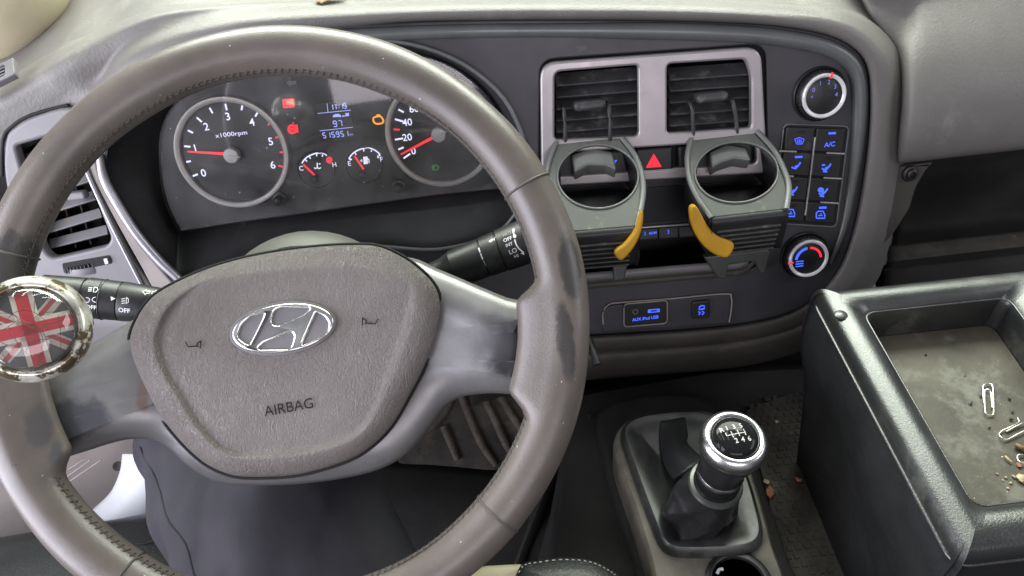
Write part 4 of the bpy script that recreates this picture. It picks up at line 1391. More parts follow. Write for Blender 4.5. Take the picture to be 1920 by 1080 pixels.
FD = lathe('flag_disc', KC, KP.n, [(FR, .003), (FR, .0050), (0, .0050)], M_fblue, SK, n=48)


def band(nm, ang, wid, h, m, r0=0, shift=0):
    u_ = FP.u * math.cos(ang) + FP.v * math.sin(ang)
    v_ = FP.v * math.cos(ang) - FP.u * math.sin(ang)
    r1 = math.sqrt(max(0, (FR * .985) ** 2 - (wid / 2 + abs(shift)) ** 2))
    q = [u_ * r0 + v_ * (shift - wid / 2), u_ * r1 + v_ * (shift - wid / 2), u_ * r1 + v_ * (shift + wid / 2), u_ * r0 + v_ * (shift + wid / 2)]
    vs = [KC + p + FP.n * h for p in q]
    return obj(nm, vs, [(0, 1, 2, 3)], m, FD, smooth=False)


for a_ in (40, 140, 220, 320):
    band('white_diagonal', math.radians(a_), .0068, .0052, M_fwhite)
    band('red_diagonal', math.radians(a_), .0026, .0054, M_fred, .006, .0008)
for a_ in (0, 90, 180, 270):
    band('white_arm', math.radians(a_), .0118, .0056, M_fwhite)
for a_ in (0, 90, 180, 270):
    band('red_arm', math.radians(a_), .0066, .0058, M_fred)
lathe('clear_dome', KC, KP.n, [(.0240, .0055), (.0232, .0080), (.0205, .0105), (.015, .0128), (.008, .0140), (.0004, .0144)], M_domeglass, SK, n=56, k=3)
M_crack = mat('crack_line', (.10, .06, .03, 1), .6, var=.2, vscale=200)
for q in range(15):
    a0 = rnd.uniform(0, 6.28)
    r0 = rnd.uniform(.004, .022)
    x, y = math.cos(a0) * r0, math.sin(a0) * r0
    d = rnd.uniform(0, 6.28)
    P_ = []
    for s_ in range(7):
        rr = math.hypot(x, y)
        if rr > .0285:
            break
        hz = .0147 - .0085 * (rr / .024) ** 2 if rr < .0235 else .0080
        P_.append(KP.p(x, y, hz + .0001))
        d += rnd.uniform(-.5, .5)
        x += math.cos(d) * .0035
        y += math.sin(d) * .0035
    if len(P_) > 2:
        tube('crack', P_, .00016, M_crack, SK, n=5, k=2)

# ================================================================== CUP HOLDERS
def cup_holder(label, back, left, right, hole, tab, lever, feet, hooks, sideshow):
    """Folding holder hooked on the vent slats. All outlines are photo points laid on its own tilted top plane."""
    HP = Plane(f.at(*back, .004), X, V((0, .93, .36)))
    H = thing('cup_holder', label, 'cup holder', HP.at(*left[-1], -.05), None)
    dn = (HP.n * .45 + f.v * .55).normalized()
    o_s = crom(left, False, 4) + crom(right[::-1], False, 4)
    hp = ell(*hole)
    plate('top_plate', [o_s, hp], HP, -.004, 0, M_holder, H, bev=.0012)
    tube('hole_lip', [HP.at(x, y, .0006) for x, y in hp], .0011, M_tab, H, n=8, closed=True, k=1)
    for sd in (left, right):
        S_ = crom(sd, False, 4)
        tube('side_flange', [HP.at(x, y, .0012) for x, y in S_], .0028, M_tab, H, n=10, k=1, flat=.7)
        grid('side_wall', [[HP.at(x, y, -.001) for x, y in S_], [HP.at(x, y, -.001) - dn * .024 for x, y in S_], [HP.at(x, y, -.001) - dn * .044 for x, y in S_]], M_black, H, k=1, thick=.0016)
    a_, b_ = HP.at(*left[-1], 0), HP.at(*right[-1], 0)
    u_ = (b_ - a_).normalized()
    nf = u_.cross(dn).normalized()
    if nf.y > 0:
        nf = -nf
    wd = (b_ - a_).length
    # front wall: rounded shoulder, then six ribs
    prof = [(0, 0), (.0035, -.0018), (.0050, -.007), (.0045, -.026), (.0020, -.044)]
    grid('front_wall', [[a_.lerp(b_, t) + nf * q[0] + dn * q[1] for t in (0, .03, .5, .97, 1)] for q in prof], M_black, H, k=3, thick=.002)
    for q in range(6):
        c_ = a_.lerp(b_, .5) + nf * (.0062 - q * .0003) - dn * (.0125 + q * .0056)
        box('front_rib', c_, u_, dn, nf, wd * (.86 - q * .012), .0021, .0030, M_rib2, H, bev=.0008)
    grid('cup_floor', [[HP.at(x, y, -.004) - dn * .040 for x, y in (left[i], right[i])] for i in range(1, len(left))], M_black, H, k=3, thick=.002)
    ks = [k_ for k_ in range(len(hp)) if hp[k_][1] > hole[1] - hole[3] * .30]
    st_ = next(k_ for k_ in range(len(hp)) if hp[k_][1] > hole[1] - hole[3] * .30 and not hp[k_ - 1][1] > hole[1] - hole[3] * .30)
    cw = [hp[(st_ + q) % len(hp)] for q in range(len(ks))]
    grid('cup_wall', [[HP.at(x, y, -.003) - dn * q for x, y in cw] for q in (0, .018, .036)], M_black, H, k=1, thick=.0012)
    plate('spring_tab', [rp(tab, 5)], HP.off(-.006), -.016, .0, M_tab, H, bev=.0022)
    LP = Plane(HP.at(*lever[1], -.012) + nf * (.006 if sideshow else .016), X, f.v)
    plate('yellow_lever', [crom(lever[0], True, 4)], LP, -.0035, .0045, M_yellow, H, bev=.0022)
    FPn = Plane(HP.at(*left[-1], -.052), X, f.v)
    for ft in feet:
        plate('foot', [rp(ft, 3)], FPn, -.012, -.002, M_holder, H, bev=.0014)
    for (xa, ya, xb, yb) in hooks:
        p0, p1 = f.at(xa, ya, .004), HP.at(xb, yb, .001)
        tube('hook', [p0 - f.n * .016, p0, p0.lerp(p1, .5) + f.n * .002, p1, p1 - HP.n * .004], .0020, M_slat, H, n=8, k=2)
    return H


M_rib2 = mat('holder_rib', (.035, .035, .033, 1), .5, var=.2, dirt=(.13, .12, .10, 1), damt=.4, dscale=90)
cup_holder('grey folding cup holder beside the wheel rim, yellow lever on its far side', (1105, 262),
           [(1043, 266), (1030, 300), (1022, 345), (1030, 390), (1052, 436)], [(1167, 259), (1190, 290), (1204, 330), (1205, 370), (1194, 424)],
           (1121, 331, 76, 60, 44, 0), [(1070, 289), (1112, 277), (1150, 284), (1156, 318), (1136, 309), (1104, 308), (1078, 322)],
           ([(1203, 396), (1207, 410), (1201, 440), (1188, 466), (1168, 488), (1156, 484), (1154, 472), (1172, 458), (1190, 436), (1197, 415)], (1190, 430)),
           [[(1150, 488), (1180, 486), (1171, 524), (1152, 528)]], [(1058, 205, 1060, 264), (1142, 198, 1144, 260)], 0)
cup_holder('grey folding cup holder beside the heater buttons, with a full yellow lever in view', (1360, 254),
           [(1296, 260), (1289, 295), (1293, 335), (1308, 370), (1334, 408)], [(1420, 246), (1450, 280), (1470, 318), (1479, 350), (1474, 392)],
           (1381, 323, 78, 57, 44, -.05), [(1329, 285), (1362, 269), (1400, 276), (1409, 300), (1378, 296), (1350, 305), (1336, 314)],
           ([(1294, 396), (1301, 386), (1310, 392), (1325, 420), (1345, 442), (1374, 455), (1376, 468), (1365, 483), (1345, 480), (1320, 462), (1300, 430)], (1334, 420)),
           [[(1320, 482), (1440, 468), (1444, 474), (1434, 512), (1426, 512), (1416, 490), (1366, 496), (1362, 524), (1346, 522)]], [(1296, 195, 1300, 256), (1374, 190, 1382, 248)], 1)

# ================================================================== FLOOR AREA, CONSOLE, GEAR LEVER
def zp(z):
    return Plane((0, 0, z), X, Y)


HU = obj('engine_hump', *(lambda T_: (lambda n: ([zp(.22).at(x, y) for x, y in T_] + [zp(.005).at(x + (x - 1330) * .10, y - 20) for x, y in T_], [tuple(range(n))] + [(i, (i + 1) % n, n + (i + 1) % n, n + i) for i in range(n)]))(len(T_)))(rp([(1075, 745), (1330, 700), (1560, 690), (1700, 1150), (1030, 1180)], 30)), M_hump, kind='structure')

GC = thing('gear_console', 'dusty beige console plinth around the gear lever boot', 'console', zp(.22).at(1320, 1000))
cz_ = zp(.285)
con = crom([(1150, 830), (1160, 800), (1190, 778), (1250, 768), (1320, 766), (1370, 790), (1400, 850), (1430, 940), (1452, 1020), (1475, 1110), (1400, 1150), (1245, 1150), (1220, 1060), (1190, 960), (1162, 880)], True, 4)
dome('plinth', con, cz_, [(0, -.062), (.0, -.012), (.001, -.004), (.004, 0)], [(.9, .0), (.6, .0), (.3, 0)], M_console, GC, cen=(1310, 950))
plate('plinth_skirt', [crom([(1118, 790), (1135, 758), (1180, 742), (1260, 735), (1330, 752), (1400, 830), (1440, 930), (1475, 1030), (1500, 1160), (1230, 1180), (1190, 1050), (1160, 960), (1135, 870)], True, 4)], zp(.238), -.03, 0, M_hump, GC, bev=.008)
lathe('cup_recess', cz_.at(1385, 1095, .0), Z, [(.030, .001), (.030, .003), (.028, .0042), (.024, .0040), (.023, .001), (0, .001)], M_black, GC, n=40)
tube('recess_mark', [cz_.at(1345, 1075, .004), cz_.at(1349, 1068, .004), cz_.at(1356, 1067, .004)], .0016, M_sill, GC, n=8)

GL = thing('gear_lever', 'six speed gear lever with chrome ringed knob and black boot', 'gear lever', cz_.at(1308, 990, 0))
tub = crom([(1163, 825), (1172, 802), (1200, 788), (1250, 780), (1310, 779), (1350, 795), (1378, 840), (1402, 900), (1420, 960), (1429, 1008), (1414, 1034), (1375, 1044), (1310, 1047), (1262, 1044), (1236, 1026), (1218, 985), (1196, 925), (1175, 865)], True, 4)
dome('boot_base', tub, cz_, [(0, -.002), (0, .005), (.0015, .0095), (.005, .0125), (.010, .0122), (.016, .0098), (.022, .0075)], [(.9, .006), (.7, .004), (.5, .004)], M_rubber, GL, cen=(1305, 930))
kA = cz_.at(1308, 985, 0)
kB = dep(1378, 822, .575)
ax = (kB - kA).normalized()
L0 = (kB - kA).length
sx_, sy_ = frame(ax)
# leather boot: squarish base gathering to the collar, with folds
vs, fs = [], []
NR, NS = 44, 110
for i in range(NR):
    t = i / (NR - 1)
    c_ = kA + ax * (L0 * (.02 + .50 * t)) + Y * (.012 * (1 - t))
    r_ = .035 * (1 - t) ** 1.3 + .0205 * (1 - (1 - t) ** 1.3) + .006 * math.sin(math.pi * t)
    for j in range(NS):
        a_ = 2 * math.pi * j / NS
        rdg = lambda q: 1 - 2 * abs(math.sin(q)) ** .6
        fold = .0036 * rdg(1.5 * a_ + 3.2 * t + .6) * (1 - t * .6) + .0022 * rdg(2.5 * a_ - 4.4 * t + 2) * (1 - t * .5) + .0030 * rdg(5.5 * t + .8 * math.sin(a_) + .4) * (1 - t) + .0016 * math.sin(7 * a_ - 6 * t) * (1 - t * .6) + .0028 * math.sin(9 * t + a_) * (1 - t)
        sq = 1 + .10 * math.cos(4 * a_) * (1 - t)
        vs.append(c_ + (sx_ * math.cos(a_) * .92 + sy_ * math.sin(a_)) * (r_ * sq + fold))
for i in range(NR - 1):
    for j in range(NS):
        fs.append((i * NS + j, i * NS + (j + 1) % NS, (i + 1) * NS + (j + 1) % NS, (i + 1) * NS + j))
obj('boot', vs, fs, M_leather, GL, sharp=60)
# flap of the boot lying forward on the rubber base
rows = [[cz_.at(x, y, h) for x, y, h in r_] for r_ in ([(1238, 790, .012), (1262, 786, .013), (1284, 782, .012)], [(1236, 825, .010), (1264, 815, .020), (1290, 815, .016)], [(1244, 868, .012), (1266, 850, .030), (1290, 832, .022)], [(1262, 900, .02), (1290, 880, .04), (1320, 860, .035)])]
grid('boot_flap', rows, M_leather, GL, k=5, thick=.002)
M_neck = mat('gaiter_neck', (.012, .012, .012, 1), .25, var=.1)
lathe('boot_collar', kA, ax, [(.0212, L0 * .50), (.0228, L0 * .515), (.0235, L0 * .53), (.0222, L0 * .545), (.0195, L0 * .55)], M_holder, GL, n=40, ring=True)
lathe('gaiter_neck', kA, ax, [(.0200, L0 * .52), (.0188, L0 * .56), (.0178, L0 * .585), (.0196, L0 * .60), (.0192, L0 * .63), (.0172, L0 * .66)], M_neck, GL, n=40, ring=True)
KB = lathe('knob', kA, ax, [(.0165, L0 * .60), (.0182, L0 * .64), (.0186, L0 * .66), (.0180, L0 * .70), (.0205, L0 * .80), (.0245, L0 * .89), (.0258, L0 * .93), (.0250, L0 * .965)], M_black, GL, n=48)
lathe('knob_lower_ring', kA, ax, [(.0187, L0 * .645), (.0196, L0 * .655), (.0196, L0 * .668), (.0187, L0 * .678)], M_chrome, KB, n=48, ring=True)
lathe('knob_chrome_ring', kA, ax, [(.0252, L0 * .925), (.0264, L0 * .945), (.0264, L0 * .975), (.0255, L0 * .995), (.0232, L0 * 1.012), (.0208, L0 * 1.017), (.0190, L0 * 1.012), (.0182, L0 * 1.006)], M_chrome, KB, n=64, k=3, ring=True)
M_dome = mat('knob_gloss', (.010, .010, .011, 1), .09, var=0, spec=.16)
lathe('knob_cap', kA, ax, [(.0184, L0 * 1.004), (.0178, L0 * 1.018), (.0150, L0 * 1.034), (.0100, L0 * 1.045), (.0050, L0 * 1.050), (.0003, L0 * 1.0515)], M_dome, KB, n=56, k=3)
# shift pattern wrapped on the cap
top = kA + ax * (L0 * 1.0515)
cu_ = (X - ax * X.dot(ax)).normalized()
cu_ = (cu_ * math.cos(.10) + ax.cross(cu_) * math.sin(.10))
cv_ = ax.cross(cu_)


CP_ = crom([(.0003, L0 * 1.0515), (.0050, L0 * 1.050), (.0100, L0 * 1.045), (.0150, L0 * 1.034), (.0178, L0 * 1.018), (.0184, L0 * 1.004)], False, 5)
CAPR, CAPH = [q[0] for q in CP_], [q[1] for q in CP_]


def capf(x0, y0):
    def g(x, y):
        a, b = x0 + x, y0 + y
        r = math.hypot(a, b)
        return kA + cu_ * a + cv_ * b + ax * (float(np.interp(r, CAPR, CAPH)) + .0003)
    return g


M_gprint = mat('shift_print', (.50, .50, .48, 1), .5, var=0)
for s_, x, y in (('R', -.0105, .0052), ('1', -.0062, .0056), ('3', -.0005, .0056), ('5', .0052, .0056), ('2', -.0030, -.0062), ('4', .0022, -.0062), ('6', .0076, -.0062)):
    text('digit', s_, 0, 0, .0040, None, 0, M_gprint, KB, mapf=capf(x, y), bold=.015)
vs, fs = [], []
for (xa, ya, xb, yb) in ((-.0088, -.0006, .0066, -.0006), (-.0088, -.0006, -.0088, .0022), (-.0044, -.003, -.0044, .0024), (.0008, -.003, .0008, .0024), (.0060, -.003, .0060, .0024)):
    for q in range(6):
        t0, t1 = q / 6, (q + 1) / 6
        nx, ny = (0, .0003) if ya == yb else (.0003, 0)
        b0 = len(vs)
        for t_, s1 in ((t0, 1), (t1, 1), (t1, -1), (t0, -1)):
            vs.append(capf(xa + (xb - xa) * t_ + nx * s1, ya + (yb - ya) * t_ + ny * s1)(0, 0))
        fs.append((b0, b0 + 1, b0 + 2, b0 + 3))
obj('shift_pattern', vs, fs, M_gprint, KB, smooth=False)

# rubber mat with moulded blocks, right of the console
MT = thing('floor_mat', 'dirty dark rubber mat with a raised block pattern beside the gear console', 'floor mat', zp(.222).at(1540, 950))
mo = [(1395, 770), (1500, 730), (1600, 760), (1780, 1180), (1490, 1180), (1440, 930)]
mp_ = zp(.2205)
plate('mat_sheet', [rp(mo, 12)], mp_, 0, .004, M_mat, MT, bev=.001)
uvm = [mp_.uv(*q) for q in mo]


def inside(p, poly):
    c = False
    for i in range(len(poly)):
        (x1, y1), (x2, y2) = poly[i - 1], poly[i]
        if (y1 > p[1]) != (y2 > p[1]) and p[0] < (x2 - x1) * (p[1] - y1) / (y2 - y1) + x1:
            c = not c
    return c


vs, fs = [], []
us, vv = [q[0] for q in uvm], [q[1] for q in uvm]
pt_ = .0088
for i in range(int((max(us) - min(us)) / pt_)):
    for j in range(int((max(vv) - min(vv)) / pt_)):
        a, b = min(us) + i * pt_ + (pt_ / 2 if j % 2 else 0), min(vv) + j * pt_
        if not inside((a, b), uvm) or not inside((a + .006, b), uvm) or rnd.random() < .06:
            continue
        b0 = len(vs)
        z_ = .0052 + rnd.uniform(-.0004, .0004)
        for (da, db) in ((0, 0), (.0068, 0), (.0068, .0064), (0, .0064)):
            vs.append(mp_.p(a + da, b + db, .0035))
        for (da, db) in ((.0008, .0008), (.006, .0008), (.006, .0056), (.0008, .0056)):
            vs.append(mp_.p(a + da, b + db, z_))
        fs += [(b0 + 4, b0 + 5, b0 + 6, b0 + 7)] + [(b0 + q, b0 + (q + 1) % 4, b0 + 4 + (q + 1) % 4, b0 + 4 + q) for q in range(4)]
obj('mat_blocks', vs, fs, M_mat, MT, smooth=False, kind='stuff')

# ribbed footwell mat under the steering wheel
FR_ = Plane(dep(900, 820, .98), X, V((0, .72, .69)))
FM = thing('footwell_mat', 'dusty brown rubber footwell mat with raised slanting ribs', 'floor mat', FR_.at(880, 960))
plate('mat_sheet', [rp([(760, 690), (1075, 650), (1080, 800), (1010, 880), (890, 885), (740, 870)], 20)], FR_, -.006, 0, M_pedal, FM, bev=.002)
for q in ([(862, 735), (880, 780), (905, 835), (930, 872)], [(900, 728), (925, 780), (948, 830), (968, 866)], [(925, 720), (955, 770), (985, 815), (1010, 850)], [(845, 735), (838, 765), (815, 795), (785, 812), (755, 818)], [(832, 798), (845, 830), (858, 862)], [(980, 700), (1010, 750), (1040, 800)]):
    tube('rib', [FR_.at(x, y, .002) for x, y in q], [.0055] * (len(q) - 1) + [.0045], M_rib, FM, n=8, flat=.8, up=FR_.n)
rows = [[FR_.at(x, y, h) for x, y, h in r_] for r_ in ([(640, 860, -.01), (800, 872, -.004), (960, 885, -.004), (1120, 870, -.01)], [(620, 930, .02), (800, 945, .03), (960, 950, .03), (1120, 930, .02)], [(600, 1020, .03), (800, 1030, .04), (960, 1030, .04), (1120, 1020, .03)], [(560, 1140, .02), (800, 1150, .02), (960, 1150, .02), (1120, 1150, .02)])]
grid('mat_apron', rows, M_hump, FM, k=3, thick=-.004)
# folded dark cloth between mat and console
rows = []
for (x, y, dx) in ((1090, 770, 40), (1060, 870, 55), (1030, 960, 70), (1000, 1060, 90), (990, 1150, 90)):
    rows.append([dep(x - dx * .7, y, 1.0), dep(x - dx * .35, y + 8, .93), dep(x, y, .96), dep(x + dx * .45, y + 6, .88), dep(x + dx, y, .97), dep(x + dx * 1.7, y, .93)])
grid('console_side_carpet', rows, M_hump, None, k=5, thick=-.004, label='dark folded carpet hanging between footwell and gear console', category='carpet')

# ================================================================== TRAY BOX
zt = .495
TZ = zp(zt)
Oc = [TZ.at(*q) for q in ((1530, 547), (1966, 499), (2392, 978), (1800, 1046))]
Ic = [TZ.at(*q) for q in ((1622, 582), (1893, 553), (2156, 905), (1832, 945))]
TB = thing('storage_box', 'black vinyl padded storage box with an open dusty tray on top', 'storage box', (Oc[0] + Oc[2]) / 2 - Z * .27)


def loop(c4, r):
    return rp([(p.x, p.y) for p in c4], r, 6)


O2, I2 = loop(Oc, .012), loop(Ic, .010)


def mixl(t, z):
    return [V((o[0] + (i[0] - o[0]) * t, o[1] + (i[1] - o[1]) * t, z)) for o, i in zip(O2, I2)]


def crease(pts, amp):
    return [p + Z * (amp * (math.sin(p.x * 90 + p.y * 40) * .5 + math.sin(p.y * 130 - p.x * 30) * .5)) for p in pts]


grid('padded_rim', [mixl(.0, zt - .014), mixl(.02, zt - .006), crease(mixl(.14, zt + .0015), .0006), crease(mixl(.45, zt + .0045), .0009), crease(mixl(.75, zt + .003), .0007), mixl(.96, zt - .003), mixl(1.02, zt - .012), mixl(1.05, zt - .034)], M_vinyl, TB, k=3, closed=True, sharp=80)
cx_ = sum((p for p in Oc), V()) / 4
bot = [V((cx_.x + .032 + (p.x - cx_.x) * .97, cx_.y + (p.y - cx_.y) * .97 + .0, .225)) for p in mixl(0, 0)]
grid('side_cover', [mixl(.004, zt - .012), crease(mixl(.0, zt - .06), .0), crease([a.lerp(b, .5) for a, b in zip(mixl(0, zt), bot)], 0), bot], M_vinylside, TB, k=3, closed=True, sharp=80)
tube('piping', [p + V((0, 0, 0)) for p in mixl(-.006, zt - .012)], .0016, M_vinyl, TB, n=8, closed=True, k=1)
tube('inner_piping', mixl(.985, zt - .004), .0009, M_vinyl, TB, n=8, closed=True, k=1)
obj('tray_floor', mixl(1.06, zt - .034) + mixl(1.06, zt - .037), [tuple(range(len(O2))), tuple(range(len(O2), 2 * len(O2)))], M_trayfloor, TB, smooth=False)
rv = TZ.at(1577, 591, .004)
lathe('vinyl_rivet', rv - Z * .0005, Z, [(.0052, 0), (.0052, .0010), (.0042, .0018), (0, .0020)], M_vinyl, TB, n=24)
P_ = [dep(1606, 782, .615), dep(1615, 772, .610), dep(1628, 764, .604)]
tzf = zt - .0335
FZ = zp(tzf)
for lab, paths in (
        ('steel paper clip lying lengthwise alone on the tray floor', [[(1844.5, 755), (1843, 726), (1847, 721), (1853, 720), (1861, 725), (1863, 772), (1860, 778), (1852, 777.5), (1847, 770), (1846, 736), (1849, 730.5), (1855, 731), (1858, 738), (1860, 764)]]),
        ('bent steel paper clip lying slantwise beside the brown twig', [[(1908, 784), (1910, 792), (1895, 800), (1877, 809), (1874, 816), (1880, 822), (1890, 823.5), (1908, 814), (1932, 802), (1936, 795), (1928, 790), (1910, 797), (1887, 809)]]),
        ('steel paper clip among the crumbs with only its loop showing', [[(1936, 858), (1918, 852.5), (1910, 853), (1907.5, 858), (1912, 866), (1935, 872), (1946, 868), (1942, 860), (1924, 858)]])):
    tube('paper_clip', [FZ.at(x, y, .0011 + .0004 * (i % 3)) for i, (x, y) in enumerate(paths[0])], .00055, M_steel, None, n=8, k=5, label=lab, category='paper clip', group='paper clips in the tray')
tube('twig', [FZ.at(1904, 834, .0022), FZ.at(1914, 839, .0024), FZ.at(1930, 846, .002)], [.0016, .0020, .0014], M_brass, None, n=8, label='short dark brown twig lying between the paper clips', category='twig')
tube('wood_splinter', [FZ.at(1885, 855, .001), FZ.at(1890, 861, .0014), FZ.at(1897, 867, .001)], [.0006, .0010, .0005], M_wood, None, n=6, label='thin pale wood splinter on the tray floor', category='splinter')


def crumb(pl, x, y, r, m, lab, grp):
    c = pl.at(x, y, r * .5)
    ph = bpy.data.meshes.new('crumb')
    bm = bmesh.new()
    bmesh.ops.create_icosphere(bm, subdivisions=1, radius=r)
    for v in bm.verts:
        v.co *= rnd.uniform(.6, 1.25)
        v.co.z *= .55
        v.co.x *= 1.3
    bm.to_mesh(ph)
    bm.free()
    o = link('crumb', ph, m, None, {'label': lab, 'category': 'crumb', 'group': grp})
    o.location = c
    o.rotation_euler = (0, 0, rnd.uniform(0, 6))


for x, y, r in ((1886, 895, .0010), (1880, 900, .0008), (1895, 905, .0010), (1901, 893, .0012), (1870, 888, .0008), (1890, 915, .0009)):
    crumb(FZ, x, y, r, M_crumb, 'tiny pale crumb scattered on the tray floor near its front corner', 'pale crumbs on the tray floor')
for x, y, r in ((1820, 755, .0016), (1839, 743, .0011), (1893, 748, .0013), (1898, 772, .0011), (1896, 786, .0014), (1855, 802, .0010), (1809, 703, .0008), (1736, 665, .0009)):
    crumb(FZ, x, y, r, M_black, 'tiny dark crumb scattered over the tray floor', 'dark crumbs on the tray floor')
crumb(FZ, 1915, 897, .0032, M_crumb, 'larger tan crumb on the tray floor by the looped paper clip', 'tan crumbs')
crumb(FZ, 1912, 872, .0020, M_orange, 'orange crumb touching the looped paper clip', 'orange crumb on tray')
mz = zp(.2262)
crumb(mz, 1497, 899, .0036, M_orange, 'orange crumb on the dirty rubber mat', 'orange crumb on mat')
crumb(mz, 1437, 903, .0030, M_crumb, 'pale crumb on the rubber mat next to the gear boot', 'pale crumb on mat')
crumb(mz, 1456, 790, .0026, M_crumb, 'pale crumb on the rubber mat near the storage box', 'pale crumb by box')
crumb(mz, 1444, 922, .0055, M_orange, 'reddish smear of dirt on the rubber mat beside the gear boot', 'dirt on mat')

# ================================================================== DRIVER, SEATS, DOOR
def limb(name, stations, m, parent=None, n=80, k=7, wr=.0, **pr):
    """One continuous surface through (centre, half width, half height) stations."""
    Q = crom([tuple(c) + (a, b) for c, a, b in stations], False, k)
    vs, fs = [], []
    N = len(Q)
    for i, q in enumerate(Q):
        p = V(q[:3])
        t = (V(Q[min(i + 1, N - 1)][:3]) - V(Q[max(i - 1, 0)][:3])).normalized()
        x = (X - t * X.dot(t)).normalized()
        y = t.cross(x)
        for j in range(n):
            a = 2 * math.pi * j / n
            wv = 1 + wr * (math.sin(3 * a + i * .33) * math.sin(i * .21 + a) + .5 * math.sin(5 * a - i * .5))
            if wr > .04:
                wv += .030 * (1 - 2 * abs(math.sin(1.5 * a + i * .085 + .4)) ** .7) + .018 * (1 - 2 * abs(math.sin(2.5 * a - i * .13)) ** .8)
            vs.append(p + x * (math.cos(a) * q[3] * wv) + y * (math.sin(a) * q[4] * wv))
    for i in range(N - 1):
        for j in range(n):
            fs.append((i * n + j, i * n + (j + 1) % n, (i + 1) * n + (j + 1) % n, (i + 1) * n + j))
    fs += [tuple(range(n)), tuple(range((N - 1) * n, N * n))]
    return obj(name, vs, fs, m, parent, sharp=80, **pr)


PE = thing('person', 'dark grey trouser leg of the seated driver below the steering wheel', 'person', (-.25, .62, .004))
TR_ = limb('trousers', [(dep(640, 1420, .56), .095, .075), (dep(600, 1250, .60), .104, .078), (dep(570, 1090, .64), .103, .078), (dep(518, 985, .69), .102, .075), (dep(468, 905, .74), .100, .068), (dep(430, 845, .79), .090, .062),
                  (dep(412, 800, .85), .078, .060), (V((-.31, .60, .20)), .060, .062), (V((-.30, .64, .08)), .062, .070), (V((-.30, .65, .05)), .062, .070)], M_trouser, PE, wr=.045)
me_ = TR_.data
px_ = []
for i in range(len(me_.vertices) // 80):
    best = None
    for j in range(80):
        vt = me_.vertices[i * 80 + j]
        d = vt.co + ROOT[PE.name] - CAM
        z_ = d.dot(FW)
        X_, Y_ = 960 + FPX * d.dot(CR) / z_, 540 - FPX * d.dot(CU) / z_
        if vt.normal.dot(-d) > 0 and 850 < Y_ < 1250:
            e_ = abs(X_ - (275 + (Y_ - 850) * .36))
            if best is None or e_ < best[0]:
                best = (e_, i, j)
    if best and best[0] < 20:
        px_.append(best[1:])
if len(px_) > 4:
    js = [q[1] for q in px_]
    js = [round(sum(js[max(0, a - 4):a + 5]) / len(js[max(0, a - 4):a + 5])) for a in range(len(js))]
    tube('trouser_seam', [me_.vertices[q[0] * 80 + j_].co + ROOT[PE.name] for q, j_ in list(zip(px_, js))[::3]], .0012, M_trouser, PE, n=6, k=3)
limb('shoe', [(V((-.30, .58, .045)), .03, .03), (V((-.30, .62, .05)), .045, .045), (V((-.30, .70, .04)), .048, .036), (V((-.30, .80, .03)), .045, .026), (V((-.30, .85, .026)), .02, .015)], M_black, PE)

DS = thing('driver_seat', 'black leather driver seat edge with thin seams beside the trouser leg', 'seat', dep(60, 1180, .8) - Z * .1)
rows = []
for (x, y, d) in ((-220, 1080, .80), (-80, 1034, .80), (60, 1008, .80), (180, 990, .80), (300, 968, .82), (380, 950, .84)):
    rows.append([dep(x, y + 12, d + .10), dep(x, y, d + .02), dep(x + 4, y + 30, d - .01), dep(x + 14, y + 110, d - .05), dep(x + 20, y + 240, d - .10)])
grid('bolster', rows, M_seat, DS, k=5, thick=-.006)
tube('seam', [dep(30, 1075, .775), dep(70, 1056, .775), dep(100, 1045, .777), dep(135, 1030, .779), dep(160, 1020, .783)], .0010, M_cavity, DS, n=6)
tube('seam', [dep(245, 1020, .785), dep(275, 1018, .787), (dep(300, 1006, .790))], .0010, M_cavity, DS, n=6)
limb('cushion', [(V((-.12, -.15, .30)), .30, .05), (V((-.12, .0, .30)), .30, .055), (V((-.12, .16, .29)), .28, .05), (V((-.12, .20, .28)), .24, .03)], M_seat, DS)

BS = thing('side_cushion', 'black leather cushion with pale stitched edge at the foot of the gear console', 'cushion', dep(1070, 1110, .62) - Z * .03)
SPn = Plane(dep(1070, 1075, .64), X, V((0, .8, .35)))
so = crom([(975, 1062), (1010, 1050), (1060, 1045), (1105, 1049), (1140, 1064), (1165, 1085), (1185, 1130), (1180, 1200), (980, 1210), (960, 1120)], True, 4)
dome('cushion', so, SPn, [(0, -.05), (0, -.004), (.002, 0), (.006, .003)], [(.9, .006), (.6, .010), (.3, .012)], M_seat, BS)
vs, fs = [], []
sti = [tuple(q) for q in inset([SPn.uv(*q) for q in crom(so, True, 2)], .0018)]
for i in range(0, len(sti), 2):
    a, b = SPn.p(*sti[i], .0012), SPn.p(*sti[(i + 1) % len(sti)], .0012)
    d = (b - a)
    s_ = SPn.n.cross(d).normalized() * .0005
    b0 = len(vs)
    vs += [a + s_, b + s_, b - s_, a - s_]
    fs.append((b0, b0 + 1, b0 + 2, b0 + 3))
obj('stitching', vs, fs, M_seam, BS, smooth=False, kind='stuff')
BE = Plane(dep(930, 1075, .66), X, V((0, .8, .4)))
obj_ = dome('seat_flap', rp([(905, 1062), (980, 1058), (986, 1130), (860, 1130), (870, 1075)], 8), BE, [(0, -.012), (0, -.003), (.002, 0), (.004, .001)], [(.7, .002), (.3, .002)], M_beigeseat, None,
            label='small beige vinyl flap tucked beside the black cushion', category='flap')
PS = Plane(dep(1830, 1085, .66), X, V((0, .8, .35)))
po = crom([(1640, 1098), (1700, 1072), (1800, 1060), (1900, 1054), (2000, 1046), (2100, 1060), (2120, 1200), (1640, 1220)], True, 4)
dome('passenger_seat', po, PS, [(0, -.05), (0, -.004), (.002, 0), (.006, .004)], [(.9, .006), (.6, .010), (.3, .012)], M_seat, None, label='black leather seat edge in front of the storage box', category='seat')

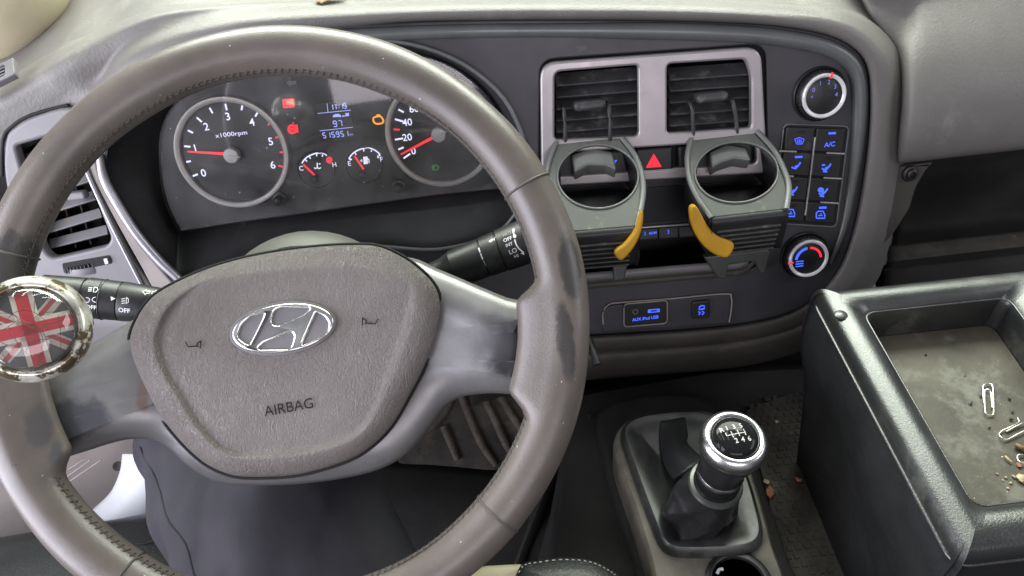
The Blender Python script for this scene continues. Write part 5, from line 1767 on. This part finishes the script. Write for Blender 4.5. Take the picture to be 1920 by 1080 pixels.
# driver's door: moulded ribs, speaker hole and bright sill
DR = thing('door_panel', 'light grey ribbed door panel seen below the steering wheel rim', 'door panel', dep(60, 1000, .90) - Z * .1)
rows = []
for x in (-320, -140, 20, 140, 250, 330):
    s_ = -.13 * (x - 100)
    rows.append([dep(x, y + s_, d + (x - 100) * .00035) for y, d in ((640, .96), (760, .93), (800, .925), (860, .925), (960, .92), (1060, .91))])
grid('panel', rows, M_door, DR, k=4, thick=-.006)
for q, (xa, ya, xb, yb) in enumerate([(125, 906, 190, 862), (125, 894, 170, 862), (128, 880, 160, 860), (-10, 958, 20, 930), (-10, 978, 34, 948), (-10, 1000, 48, 966)]):
    tube('rib', [dep(xa, ya, .912), dep((xa + xb) / 2, (ya + yb) / 2, .912), dep(xb, yb, .915)], .0012, M_trimbrown, DR, n=8, flat=.7)
tube('panel_edge', [dep(150, 980, .890), dep(178, 958, .888), dep(208, 930, .887), dep(226, 902, .887), dep(234, 868, .888)], .0035, M_door, DR, n=10)
lathe('speaker_hole', dep(221, 874, .905), (CAM - dep(221, 874, .905)), [(.0060, 0), (.0058, .0012), (.0045, .0006), (0, -.0002)], M_pedal, DR, n=20)
SI = thing('door_sill', 'bright white painted door sill between door panel and trouser leg', 'door sill', dep(240, 960, .88) - Z * .03)
rows = []
for t_ in (0, .35, .7, 1):
    rows.append([dep(xa * (1 - t_) + xb * t_, ya * (1 - t_) + yb * t_, .885 - .012 * math.sin(t_ * 3.1)) for xa, ya, xb, yb in ((236, 850, 330, 850), (231, 885, 325, 890), (212, 926, 315, 930), (180, 958, 305, 955), (150, 985, 300, 975), (140, 1040, 300, 1030))])
grid('sill', rows, M_sill, SI, k=4, thick=-.005)

# scrap of dried leaf on the dash deck
LF = f.at(620, 8, -.008)
grid('dry_leaf', [[LF + V((-.012, .012, .002)), LF + V((-.004, .016, .005)), LF + V((.012, .02, .004))], [LF + V((-.014, .006, .004)), LF + V((-.002, .008, .007)), LF + V((.010, .012, .008))], [LF + V((-.008, .0, .002)), LF + V((.002, .003, .003)), LF + V((.012, .006, .002))]],
     M_wood, None, k=4, thick=.0008, label='scrap of dry tan leaf lying on the dash deck', category='leaf')
